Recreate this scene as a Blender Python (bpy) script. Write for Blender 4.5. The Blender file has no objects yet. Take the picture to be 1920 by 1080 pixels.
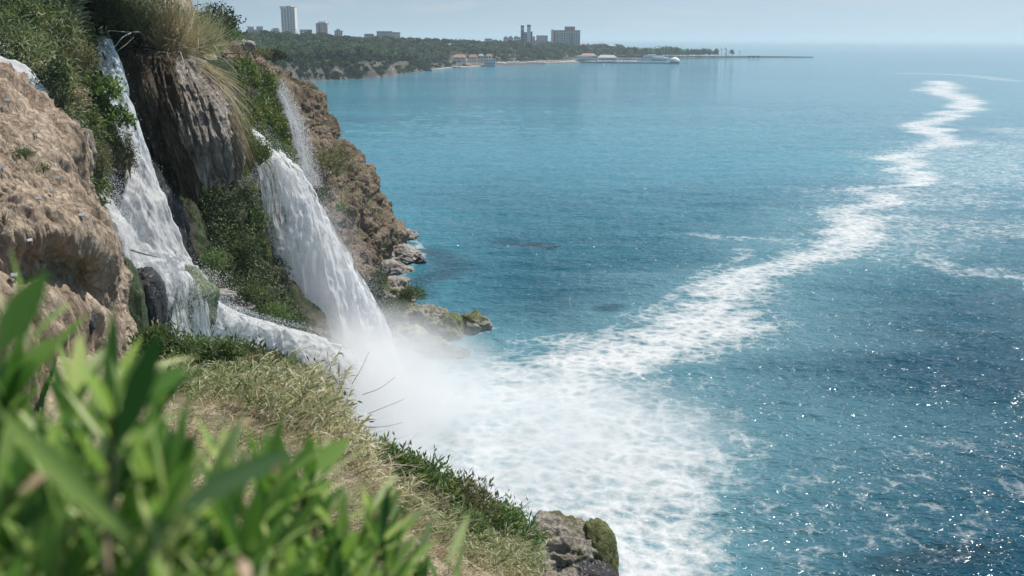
import bpy, math
import numpy as np
from mathutils import Matrix, Vector
R = math.radians
scene = bpy.context.scene
COL = scene.collection
rng = np.random.default_rng(7)

# ------------------------------------------------------------------ camera
CAMZ = 40.0
F = 35.0/36.0*1920
PITCH = math.atan((540-72.5)/F)
ROLL = 0.0038
fwd = np.array([0, math.cos(PITCH), -math.sin(PITCH)])
up0 = np.array([0, math.sin(PITCH), math.cos(PITCH)])
rt0 = np.array([1.0, 0, 0])
rt = rt0*math.cos(ROLL)+up0*math.sin(ROLL)
up = up0*math.cos(ROLL)-rt0*math.sin(ROLL)
cam = bpy.data.cameras.new('camera')
camo = bpy.data.objects.new('camera', cam)
COL.objects.link(camo)
camo.matrix_world = Matrix(((rt[0], up[0], -fwd[0], 0), (rt[1], up[1], -fwd[1], 0),
                            (rt[2], up[2], -fwd[2], CAMZ), (0, 0, 0, 1)))
cam.lens = 35; cam.sensor_width = 36
cam.clip_start = 0.05; cam.clip_end = 120000
cam.dof.use_dof = True; cam.dof.focus_distance = 110; cam.dof.aperture_fstop = 3.8
scene.camera = camo

def ray(px, py):
    return fwd + (px-960)/F*rt + (540-py)/F*up
def P(px, py, Y):
    "a world point seen at that pixel, Y metres ahead"
    d = ray(px, py)
    return np.array([0, 0, CAMZ]) + d*(Y/d[1])
def Zp(px, py, z=0.0):
    d = ray(px, py)
    return np.array([0, 0, CAMZ]) + d*((z-CAMZ)/d[2])
def proj(p):
    q = np.asarray(p, float)-np.array([0, 0, CAMZ])
    w = q@fwd
    return 960+F*(q@rt)/w, 540-F*(q@up)/w

# ------------------------------------------------------------------ light
SUN_EL, SUN_AZ = 57.0, 47.0          # azimuth from +Y towards +X
wd = bpy.data.worlds.new('World'); scene.world = wd
wd.use_nodes = True
nt = wd.node_tree
bg = nt.nodes['Background']
sky = nt.nodes.new('ShaderNodeTexSky')
sky.sky_type = 'NISHITA'; sky.sun_disc = False
sky.sun_elevation = R(SUN_EL); sky.sun_rotation = R(SUN_AZ)
sky.air_density = 1.0; sky.dust_density = 0.7; sky.ozone_density = 1.0; sky.altitude = 0
tc = nt.nodes.new('ShaderNodeTexCoord')
va = nt.nodes.new('ShaderNodeVectorMath'); va.operation = 'ADD'; va.inputs[1].default_value = (0, 0, .16)   # humid air: the sky low down keeps the tone of the sky higher up
nt.links.new(tc.outputs['Generated'], va.inputs[0])
vn = nt.nodes.new('ShaderNodeVectorMath'); vn.operation = 'NORMALIZE'; nt.links.new(va.outputs[0], vn.inputs[0])
nt.links.new(vn.outputs[0], sky.inputs[0])
cm = nt.nodes.new('ShaderNodeMapping'); cm.inputs['Scale'].default_value = (5, 5, 26)
nt.links.new(tc.outputs['Generated'], cm.inputs[0])
cn = nt.nodes.new('ShaderNodeTexNoise'); cn.inputs['Scale'].default_value = 2.2; cn.inputs['Detail'].default_value = 8; cn.inputs['Roughness'].default_value = .6
nt.links.new(cm.outputs[0], cn.inputs['Vector'])
cr = nt.nodes.new('ShaderNodeMapRange'); cr.inputs[1].default_value = .5; cr.inputs[2].default_value = .8; cr.inputs[4].default_value = .38
nt.links.new(cn.outputs[0], cr.inputs[0])
cmx = nt.nodes.new('ShaderNodeMix'); cmx.data_type = 'RGBA'; cmx.inputs[7].default_value = (6.2, 6.5, 6.9, 1)
nt.links.new(cr.outputs[0], cmx.inputs[0]); nt.links.new(sky.outputs[0], cmx.inputs[6])
tint = nt.nodes.new('ShaderNodeMix'); tint.data_type = 'RGBA'; tint.blend_type = 'MULTIPLY'; tint.inputs[0].default_value = 1; tint.inputs[7].default_value = (.97, .90, .79, 1)
nt.links.new(cmx.outputs[2], tint.inputs[6]); nt.links.new(tint.outputs[2], bg.inputs[0])
bg.inputs[1].default_value = 0.098
sl = bpy.data.lights.new('sun', 'SUN'); sl.energy = 4.2; sl.angle = R(0.55); sl.color = (1, .955, .89)
so = bpy.data.objects.new('sun', sl); COL.objects.link(so)
sd = Vector((math.sin(R(SUN_AZ))*math.cos(R(SUN_EL)), math.cos(R(SUN_AZ))*math.cos(R(SUN_EL)), math.sin(R(SUN_EL))))
so.rotation_euler = sd.to_track_quat('Z', 'Y').to_euler()
so.location = (60, 40, 120)
scene.view_settings.view_transform = 'Standard'
scene.view_settings.look = 'None'
scene.view_settings.exposure = 0.38
cy = scene.cycles
cy.max_bounces = 8; cy.diffuse_bounces = 2; cy.glossy_bounces = 2; cy.transmission_bounces = 3
cy.transparent_max_bounces = 24; cy.volume_bounces = 4
cy.volume_max_steps = 96; cy.volume_step_rate = 2.0
cy.use_denoising = True
cy.sample_clamp_indirect = 6; cy.caustics_reflective = False; cy.caustics_refractive = False

# ------------------------------------------------------------------ numpy helpers
def _h(ix, iy, iz, s):
    h = (ix.astype(np.int64)*374761393 + iy.astype(np.int64)*668265263 + iz.astype(np.int64)*2147483647 + s*974634777) & 0xffffffff
    h = ((h ^ (h >> 13))*1274126177) & 0xffffffff
    h = ((h ^ (h >> 15))*2246822519) & 0xffffffff
    return ((h ^ (h >> 16)) & 0xffffff)/16777215.0
def vnoise(p, s=0):
    p = np.asarray(p, float); i = np.floor(p); f = p-i; f = f*f*f*(f*(f*6-15)+10)
    x, y, z = i[:, 0], i[:, 1], i[:, 2]; a, b, c = f[:, 0], f[:, 1], f[:, 2]
    r = 0
    for dx in (0, 1):
        for dy in (0, 1):
            for dz in (0, 1):
                r = r + _h(x+dx, y+dy, z+dz, s)*(a if dx else 1-a)*(b if dy else 1-b)*(c if dz else 1-c)
    return r*2-1
def fbm(p, sc=1.0, o=4, s=0, ridged=False, gain=.5):
    p = np.asarray(p, float)*np.asarray(sc, float); t = 0; a = 1.0; n = 0
    for k in range(o):
        v = vnoise(p*2.03**k+17.3*k, s+k)
        if ridged: v = 1-2*np.abs(v)
        t = t+a*v; n += a; a *= gain
    return t/n
def cells(p, sc=1.0, s=0):
    "crack pattern: distance between the two nearest feature points"
    p = np.asarray(p, float)*np.asarray(sc, float); i = np.floor(p)
    f1 = np.full(len(p), 9.); f2 = f1.copy(); hv = f1*0
    for dx in (-1, 0, 1):
        for dy in (-1, 0, 1):
            for dz in (-1, 0, 1):
                q = i+[dx, dy, dz]
                o = np.stack([_h(q[:, 0], q[:, 1], q[:, 2], s+k) for k in range(3)], -1)
                d = np.linalg.norm(q+o-p, axis=1); h = _h(q[:, 0], q[:, 1], q[:, 2], s+5)
                n = d < f1
                f2 = np.where(n, f1, np.minimum(f2, d)); hv = np.where(n, h, hv); f1 = np.where(n, d, f1)
    return np.clip((f2-f1)*2.2, 0, 1)*.6+hv*.8-.7
def unit(v):
    return v/np.maximum(np.linalg.norm(v, axis=-1, keepdims=True), 1e-9)

def crom(pts, n):
    "Catmull-Rom resample of (k, ...) control rows to n"
    pts = np.asarray(pts, float); k = len(pts)
    q = np.concatenate([2*pts[:1]-pts[1:2], pts, 2*pts[-1:]-pts[-2:-1]])
    t = np.linspace(0, k-1, n); i = np.minimum(t.astype(int), k-2); f = (t-i).reshape((-1,)+(1,)*(pts.ndim-1))
    a, b, c, d = q[i], q[i+1], q[i+2], q[i+3]
    return .5*((2*b)+(-a+c)*f+(2*a-5*b+4*c-d)*f*f+(-a+3*b-3*c+d)*f**3)

def grid_faces(n, m, wrap=False):
    i, j = np.meshgrid(np.arange(n-1), np.arange(m if wrap else m-1), indexing='ij')
    j2 = (j+1) % m
    return np.stack([i*m+j, (i+1)*m+j, (i+1)*m+j2, i*m+j2], -1).reshape(-1, 4)
def grid_normals(G):
    return unit(np.cross(np.gradient(G, axis=1), np.gradient(G, axis=0)))

def mesh(name, V, Fs, mat, parent=None, smooth=True, attrs=None, uv=None, coll=True):
    "V (n,3); Fs: one (k,3|4) array or a list of them; attrs: {name: per-vertex floats}"
    if not isinstance(Fs, list): Fs = [Fs]
    V = np.asarray(V, np.float32)
    me = bpy.data.meshes.new(name)
    me.vertices.add(len(V)); me.vertices.foreach_set('co', V.ravel())
    loops = np.concatenate([f.ravel() for f in Fs]).astype(np.int32)
    tot = np.concatenate([np.full(len(f), f.shape[1]) for f in Fs]).astype(np.int32)
    st = np.concatenate([[0], np.cumsum(tot)[:-1]]).astype(np.int32)
    me.loops.add(len(loops)); me.loops.foreach_set('vertex_index', loops)
    me.polygons.add(len(tot)); me.polygons.foreach_set('loop_start', st)
    try: me.polygons.foreach_set('loop_total', tot)
    except Exception: pass
    me.polygons.foreach_set('use_smooth', np.full(len(tot), smooth))
    me.update(calc_edges=True); me.validate()
    for k, v in (attrs or {}).items():
        me.attributes.new(k, 'FLOAT', 'POINT').data.foreach_set('value', np.asarray(v, np.float32).ravel())
    if uv is not None:
        me.uv_layers.new(name='UVMap').data.foreach_set('uv', np.asarray(uv, np.float32)[loops].ravel())
    if mat: me.materials.append(mat)
    o = bpy.data.objects.new(name, me)
    if coll: COL.objects.link(o)
    if parent: o.parent = parent
    return o
def tag(o, label=None, cat=None, group=None, kind=None):
    if label: o['label'] = label
    if cat: o['category'] = cat
    if group: o['group'] = group
    if kind: o['kind'] = kind
    return o
def thing(name, label, cat, loc, group=None, rz=0):
    o = bpy.data.objects.new(name, None); COL.objects.link(o)
    o.empty_display_size = .3
    o.location = tuple(float(c) for c in loc); o.rotation_euler = (0, 0, rz)
    return tag(o, label, cat, group)
def dup(root, loc, label=None, group=None, rz=0, sc=1.0):
    r = root.copy(); COL.objects.link(r); r.location = tuple(float(c) for c in loc); r.rotation_euler = (0, 0, rz)
    r.scale = (sc, sc, sc) if np.isscalar(sc) else tuple(sc)
    tag(r, label, None, group)
    for ch in root.children:
        c = ch.copy(); COL.objects.link(c); c.parent = r
        for g in ch.children:
            d = g.copy(); COL.objects.link(d); d.parent = c
    return r

class MB:
    "collects simple shapes into one mesh"
    def __init__(s): s.V = []; s.F4 = []; s.F3 = []; s.n = 0
    def add(s, V, F):
        V = np.asarray(V, float); F = np.asarray(F)
        (s.F4 if F.shape[1] == 4 else s.F3).append(F+s.n); s.V.append(V); s.n += len(V); return s
    def box(s, x0, x1, y0, y1, z0, z1):
        V = [(x, y, z) for z in (z0, z1) for y in (y0, y1) for x in (x0, x1)]
        return s.add(V, [(0, 2, 3, 1), (4, 5, 7, 6), (0, 1, 5, 4), (2, 6, 7, 3), (0, 4, 6, 2), (1, 3, 7, 5)])
    def tube(s, pts, rad, n=6):
        pts = np.asarray(pts, float); k = len(pts); rad = np.broadcast_to(rad, (k,))
        t = unit(np.gradient(pts, axis=0)); ref = np.array([0.3, 0.2, 1.0]) if abs(t[0][2]) < .9 else np.array([1., 0, 0])
        a = unit(np.cross(t, ref)); b = np.cross(t, a)
        th = np.linspace(0, 2*np.pi, n, endpoint=False)
        V = pts[:, None]+rad[:, None, None]*(np.cos(th)[None, :, None]*a[:, None]+np.sin(th)[None, :, None]*b[:, None])
        s.add(V.reshape(-1, 3), grid_faces(k, n, True))
        for e in (0, k-1):
            c = s.n; s.V.append(pts[e:e+1]); s.n += 1
            ring = c-(k*n if e == 0 else n)+np.arange(n) if e == 0 else c-1-n+np.arange(n)
            s.F3.append(np.stack([ring, np.roll(ring, -1), np.full(n, c)], -1))
        return s
    def lathe(s, prof, n=16, c=(0, 0, 0)):
        prof = np.asarray(prof, float); th = np.linspace(0, 2*np.pi, n, endpoint=False)
        V = np.stack([prof[:, 0, None]*np.cos(th), prof[:, 0, None]*np.sin(th), np.repeat(prof[:, 1, None], n, 1)], -1).reshape(-1, 3)+np.array(c)
        return s.add(V, grid_faces(len(prof), n, True))
    def obj(s, name, mat, parent=None, smooth=False):
        Fs = ([np.concatenate(s.F4)] if s.F4 else [])+([np.concatenate(s.F3)] if s.F3 else [])
        return mesh(name, np.concatenate(s.V), Fs, mat, parent, smooth)

def ico(sub):
    t = (1+5**.5)/2
    V = [(-1, t, 0), (1, t, 0), (-1, -t, 0), (1, -t, 0), (0, -1, t), (0, 1, t), (0, -1, -t), (0, 1, -t), (t, 0, -1), (t, 0, 1), (-t, 0, -1), (-t, 0, 1)]
    Fc = [(0, 11, 5), (0, 5, 1), (0, 1, 7), (0, 7, 10), (0, 10, 11), (1, 5, 9), (5, 11, 4), (11, 10, 2), (10, 7, 6), (7, 1, 8), (3, 9, 4), (3, 4, 2), (3, 2, 6), (3, 6, 8), (3, 8, 9), (4, 9, 5), (2, 4, 11), (6, 2, 10), (8, 6, 7), (9, 8, 1)]
    V = [np.array(v)/np.linalg.norm(v) for v in V]
    for _ in range(sub):
        mid = {}; nf = []
        def m(a, b):
            k = (min(a, b), max(a, b))
            if k not in mid:
                v = V[a]+V[b]; V.append(v/np.linalg.norm(v)); mid[k] = len(V)-1
            return mid[k]
        for a, b, c in Fc:
            x, y, z = m(a, b), m(b, c), m(c, a); nf += [(a, x, z), (b, y, x), (c, z, y), (x, y, z)]
        Fc = nf
    return np.array(V), np.array(Fc)
ICO = {k: ico(k) for k in (1, 2, 3, 4, 5)}

# ------------------------------------------------------------------ materials
def newmat(name):
    m = bpy.data.materials.new(name); m.use_nodes = True
    t = m.node_tree; t.nodes.clear()
    out = t.nodes.new('ShaderNodeOutputMaterial')
    def N(ty, **kw):
        n = t.nodes.new(ty)
        for k, v in kw.items():
            if k.startswith('_'): setattr(n, k[1:], v)
            else: n.inputs[int(k[1:]) if k[0] == 'i' and k[1:].isdigit() else k.replace('__', ' ')].default_value = v
        return n
    def L(a, b): t.links.new(a, b)
    return m, out, N, L
def ramp(N, stops):
    r = N('ShaderNodeValToRGB'); e = r.color_ramp.elements
    while len(e) < len(stops): e.new(.5)
    for k, (p, c) in enumerate(stops):
        e[k].position = p; e[k].color = (*c, 1) if len(c) == 3 else c
    return r
def math_(N, L, op, a, b=None, clamp=False):
    n = N('ShaderNodeMath', _operation=op, _use_clamp=clamp)
    for k, v in enumerate((a, b)):
        if v is None: continue
        if isinstance(v, (int, float)): n.inputs[k].default_value = v
        else: L(v, n.inputs[k])
    return n.outputs[0]
def mixc(N, L, f, a, b, mode='MIX'):
    n = N('ShaderNodeMix', _data_type='RGBA', _blend_type=mode)
    for s, v in ((0, f), (6, a), (7, b)):
        if isinstance(v, (int, float)): n.inputs[s].default_value = v
        elif isinstance(v, tuple): n.inputs[s].default_value = (*v, 1)
        else: L(v, n.inputs[s])
    return n.outputs[2]

def plain(name, c, rough=.7, var=.12, sc=.6):
    m, out, N, L = newmat(name)
    g = N('ShaderNodeNewGeometry'); no = N('ShaderNodeTexNoise', Scale=sc, Detail=4.0)
    L(g.outputs['Position'], no.inputs['Vector'])
    c2 = tuple(x*(1-var*2) for x in c)
    b = N('ShaderNodeBsdfPrincipled', Roughness=rough)
    L(mixc(N, L, no.outputs[0], c2, c), b.inputs['Base Color'])
    L(b.outputs[0], out.inputs[0]); return m

def rockmat(name, cols, sc=.25, stretch=(1, 1, 1), bump=.6, moss=None, rough=.9, moss_sc=.35, bdist=.25, axis=None):
    "cols dark, mid, light; moss: colour mixed by the 'moss' attribute"
    m, out, N, L = newmat(name)
    g = N('ShaderNodeNewGeometry')
    mp = N('ShaderNodeMapping'); mp.inputs['Scale'].default_value = stretch
    if axis:
        m0 = N('ShaderNodeMapping'); m0.inputs['Rotation'].default_value = Vector(axis).rotation_difference(Vector((0, 0, 1))).to_euler()
        L(g.outputs['Position'], m0.inputs['Vector']); L(m0.outputs[0], mp.inputs['Vector'])
    else: L(g.outputs['Position'], mp.inputs['Vector'])
    n1 = N('ShaderNodeTexNoise', Scale=sc, Detail=9.0, Roughness=.62)
    n2 = N('ShaderNodeTexNoise', Scale=sc*7, Detail=8.0, Roughness=.7)
    n3 = N('ShaderNodeTexVoronoi', Scale=sc*5, _feature='DISTANCE_TO_EDGE')
    for n in (n1, n2): L(mp.outputs[0], n.inputs['Vector'])
    warp = mixc(N, L, .35, mp.outputs[0], n2.outputs['Color'], 'ADD')
    L(warp, n3.inputs['Vector'])
    r = ramp(N, [(.30, cols[0]), (.5, cols[1]), (.70, cols[2])])
    f = math_(N, L, 'ADD', math_(N, L, 'MULTIPLY', n1.outputs[0], .55), math_(N, L, 'MULTIPLY', n2.outputs[0], .45))
    L(f, r.inputs[0])
    c = r.outputs[0]
    if moss:
        a = N('ShaderNodeAttribute', _attribute_name='moss')
        nm = N('ShaderNodeTexNoise', Scale=moss_sc, Detail=8.0, Roughness=.7); L(g.outputs['Position'], nm.inputs['Vector'])
        k = math_(N, L, 'ADD', a.outputs['Fac'], math_(N, L, 'MULTIPLY', math_(N, L, 'SUBTRACT', nm.outputs[0], .5), 1.6))
        mr = N('ShaderNodeMapRange', i1=.42, i2=.6); L(k, mr.inputs[0])
        nc = N('ShaderNodeTexNoise', Scale=2.5, Detail=5.0, Roughness=.7); L(g.outputs['Position'], nc.inputs['Vector'])
        mc = ramp(N, [(.3, moss[0]), (.7, moss[1])]); L(nc.outputs[0], mc.inputs[0])
        c = mixc(N, L, mr.outputs[0], c, mc.outputs[0])
    ms = N('ShaderNodeMapping'); ms.inputs['Scale'].default_value = (1, 1, .3); L(g.outputs['Position'], ms.inputs[0])
    n4 = N('ShaderNodeTexNoise', Scale=sc*.8, Detail=6.0, Roughness=.65, Distortion=.6); L(ms.outputs[0], n4.inputs['Vector'])
    st = ramp(N, [(.32, (.50, .46, .42)), (.5, (.95, .95, .95)), (.72, (1.12, 1.13, 1.15))]); L(n4.outputs[0], st.inputs[0])
    c = mixc(N, L, 1.0, c, st.outputs[0], 'MULTIPLY')
    b = N('ShaderNodeBsdfPrincipled', Roughness=rough)
    b.inputs['Specular IOR Level'].default_value = .3
    L(c, b.inputs['Base Color'])
    bp = N('ShaderNodeBump', Strength=bump, Distance=bdist)
    h = math_(N, L, 'ADD', f, math_(N, L, 'MULTIPLY', math_(N, L, 'MINIMUM', n3.outputs[0], .15), 1.6))
    L(h, bp.inputs['Height']); L(bp.outputs[0], b.inputs['Normal'])
    L(b.outputs[0], out.inputs[0]); return m

def leafmat(name, stops, trans=.35, rough=.5, spec=.35, patch=None):
    "stops over the per-leaf 'rnd' attribute"
    m, out, N, L = newmat(name)
    a = N('ShaderNodeAttribute', _attribute_name='rnd')
    r = ramp(N, stops); L(a.outputs['Fac'], r.inputs[0])
    c = r.outputs[0]
    if patch:
        oi = N('ShaderNodeObjectInfo')
        hs = N('ShaderNodeHueSaturation')
        v = N('ShaderNodeMapRange', i3=patch[0], i4=patch[1]); L(oi.outputs['Random'], v.inputs[0]); L(v.outputs[0], hs.inputs['Value'])
        h = N('ShaderNodeMapRange', i3=.485, i4=.515); L(oi.outputs['Random'], h.inputs[0]); L(h.outputs[0], hs.inputs['Hue'])
        L(c, hs.inputs['Color']); c = hs.outputs[0]
    b = N('ShaderNodeBsdfPrincipled', Roughness=rough); b.inputs['Specular IOR Level'].default_value = spec
    L(c, b.inputs['Base Color'])
    tr = N('ShaderNodeBsdfTranslucent')
    L(mixc(N, L, .5, c, (.9, 1., .35), 'MULTIPLY'), tr.inputs[0])
    mx = N('ShaderNodeMixShader', Fac=trans)
    L(b.outputs[0], mx.inputs[1]); L(tr.outputs[0], mx.inputs[2]); L(mx.outputs[0], out.inputs[0])
    return m

def fallmat(name, streak=(3.0, .22), hole=.0, col=(.96, .97, .98)):
    "white falling water: streaky opacity from UV metres and the 'dens' attribute"
    m, out, N, L = newmat(name)
    uv = N('ShaderNodeUVMap')
    mp = N('ShaderNodeMapping'); mp.inputs['Scale'].default_value = (streak[0], streak[1], 1)
    L(uv.outputs[0], mp.inputs[0])
    n1 = N('ShaderNodeTexNoise', Scale=1.0, Detail=7.0, Roughness=.68, Distortion=.25); L(mp.outputs[0], n1.inputs['Vector'])
    mp2 = N('ShaderNodeMapping'); mp2.inputs['Scale'].default_value = (streak[0]*3.3, streak[1]*3.2, 1); L(uv.outputs[0], mp2.inputs[0])
    n2 = N('ShaderNodeTexNoise', Scale=1.0, Detail=6.0, Roughness=.75, Distortion=.4); L(mp2.outputs[0], n2.inputs['Vector'])
    mp3 = N('ShaderNodeMapping'); mp3.inputs['Scale'].default_value = (streak[0]*.25, streak[1]*.55, 1); L(uv.outputs[0], mp3.inputs[0])
    n3 = N('ShaderNodeTexNoise', Scale=1.0, Detail=5.0, Roughness=.6, Distortion=1.0); L(mp3.outputs[0], n3.inputs['Vector'])
    n = math_(N, L, 'ADD', math_(N, L, 'MULTIPLY', n1.outputs[0], .4), math_(N, L, 'MULTIPLY', n2.outputs[0], .3))
    n = math_(N, L, 'ADD', n, math_(N, L, 'MULTIPLY', n3.outputs[0], .3))
    a = N('ShaderNodeAttribute', _attribute_name='dens')
    k = math_(N, L, 'ADD', math_(N, L, 'MULTIPLY', math_(N, L, 'SUBTRACT', n, .5), 6.0), a.outputs['Fac'])
    mr = N('ShaderNodeMapRange', i1=.12, i2=.75); L(k, mr.inputs[0])
    d = N('ShaderNodeBsdfDiffuse'); t = N('ShaderNodeBsdfTranslucent')
    d.inputs[0].default_value = (*col, 1); t.inputs[0].default_value = (*col, 1)
    bp = N('ShaderNodeBump', Strength=.55, Distance=.35); L(n, bp.inputs['Height']); L(bp.outputs[0], d.inputs['Normal'])
    mx = N('ShaderNodeMixShader', Fac=.55); L(d.outputs[0], mx.inputs[1]); L(t.outputs[0], mx.inputs[2])
    tp = N('ShaderNodeBsdfTransparent')
    m2 = N('ShaderNodeMixShader'); L(mr.outputs[0], m2.inputs[0]); L(tp.outputs[0], m2.inputs[1]); L(mx.outputs[0], m2.inputs[2])
    L(m2.outputs[0], out.inputs[0]); return m

M = {}
M['head'] = rockmat('headland_rock', [(.045, .033, .023), (.165, .125, .09), (.36, .30, .23)], .22, (1, 1, .6), 1.0, ((.05, .06, .025), (.15, .15, .07)), bdist=.5)
M['clay'] = rockmat('clay', [(.13, .09, .062), (.385, .305, .228), (.57, .475, .375)], .55, (1, 1, .5), .9, ((.06, .07, .03), (.13, .13, .06)))
M['tufa'] = rockmat('tufa', [(.08, .06, .04), (.42, .375, .33), (.68, .64, .59)], 1.4, (1, 1, .1), 1.0, axis=(.31, -.37, -.88), moss= ((.035, .045, .02), (.10, .11, .045)))
M['tufad'] = rockmat('dark_tufa', [(.03, .022, .014), (.12, .09, .058), (.33, .28, .21)], 1.3, (1, 1, .14), 1.0, axis=(.22, -.22, -.95), moss= ((.025, .035, .015), (.07, .08, .03)))
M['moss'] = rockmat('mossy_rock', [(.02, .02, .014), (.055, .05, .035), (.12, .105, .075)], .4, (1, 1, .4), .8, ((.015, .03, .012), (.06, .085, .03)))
M['bank'] = rockmat('dry_bank', [(.14, .11, .07), (.34, .285, .20), (.52, .45, .335)], .6, (1, 1, 1), .6, ((.07, .085, .03), (.17, .18, .08)))
M['pale'] = rockmat('pale_rock', [(.09, .08, .07), (.30, .275, .245), (.50, .47, .43)], .35, (1, 1, 1), .8, ((.05, .07, .02), (.17, .19, .07)))
M['mossg'] = rockmat('wet_moss', [(.05, .055, .04), (.10, .11, .08), (.17, .18, .15)], .8, (1, 1, 1), .6, ((.07, .10, .05), (.20, .25, .14)), rough=.5)
M['wet'] = rockmat('wet_rock', [(.012, .012, .013), (.035, .036, .038), (.10, .10, .10)], .6, (1, 1, .4), .6, ((.03, .045, .02), (.08, .1, .04)), rough=.25)
M['brown'] = rockmat('brown_rock', [(.10, .09, .07), (.29, .265, .22), (.48, .45, .39)], .5, (1, 1, 1), .9, ((.06, .07, .025), (.17, .19, .07)))
M['shore'] = rockmat('shore_rock', [(.03, .028, .026), (.10, .09, .078), (.23, .205, .175)], .03, (1, 1, 1), 1.0, ((.022, .036, .02), (.05, .066, .034)), moss_sc=.035, bdist=2.5)
M['sand'] = plain('sand', (.62, .56, .46), .9, .1, .1)
M['fall'] = fallmat('falling_water')
M['casc'] = fallmat('cascade_water', (1.1, .5), col=(.95, .96, .97))
M['thin'] = fallmat('thin_water', (4.5, .5))
mm, out, N, L = newmat('spray')
d = N('ShaderNodeBsdfDiffuse'); t = N('ShaderNodeBsdfTranslucent'); d.inputs[0].default_value = t.inputs[0].default_value = (.92, .94, .96, 1)
mx = N('ShaderNodeMixShader', Fac=.5); L(d.outputs[0], mx.inputs[1]); L(t.outputs[0], mx.inputs[2]); L(mx.outputs[0], out.inputs[0])
M['spray'] = mm
G1 = [(0, (.04, .07, .03)), (.45, (.10, .15, .055)), (.8, (.21, .26, .11)), (1, (.36, .34, .2))]
M['leaf'] = leafmat('shrub_leaf', G1)
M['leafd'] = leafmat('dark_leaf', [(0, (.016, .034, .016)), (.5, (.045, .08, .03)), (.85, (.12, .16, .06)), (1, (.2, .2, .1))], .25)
M['leafb'] = leafmat('bright_leaf', [(0, (.06, .115, .04)), (.5, (.16, .25, .085)), (1, (.34, .42, .2))])
M['olive'] = leafmat('olive_leaf', [(0, (.08, .085, .04)), (.5, (.20, .20, .11)), (1, (.4, .36, .23))])
M['mossl'] = leafmat('moss_leaf', [(0, (.025, .055, .016)), (.5, (.085, .145, .035)), (.85, (.19, .24, .06)), (1, (.3, .26, .10))], .35)
M['reed'] = leafmat('reed_leaf', [(0, (.075, .13, .06)), (.35, (.20, .26, .12)), (.6, (.40, .40, .24)), (.8, (.56, .50, .36)), (1, (.72, .65, .52))])
M['straw'] = leafmat('straw', [(0, (.22, .17, .11)), (.5, (.46, .385, .27)), (1, (.70, .62, .49))], .3)
M['olea'] = leafmat('oleander_leaf', [(0, (.025, .085, .022)), (.4, (.13, .27, .055)), (.75, (.33, .47, .13)), (1, (.62, .68, .36))], .42, .6, .14)
M['oleadry'] = leafmat('dry_leaf', [(0, (.35, .22, .12)), (1, (.62, .48, .36))], .3)
M['stem'] = plain('stem', (.20, .21, .10), .7, .2, 8)
M['wood'] = plain('wood', (.16, .125, .09), .85, .2, 3)
M['deadwood'] = plain('dead_wood', (.42, .38, .33), .85, .15, 3)
M['crown'] = leafmat('pine_crown', [(0, (.04, .075, .048)), (.5, (.12, .17, .095)), (1, (.25, .30, .17))], .2, .6, .2, (.6, 1.7))
M['crownl'] = leafmat('light_crown', [(0, (.05, .085, .035)), (.5, (.11, .155, .065)), (1, (.19, .23, .10))], .2, .6, .2, (.75, 1.5))

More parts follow.
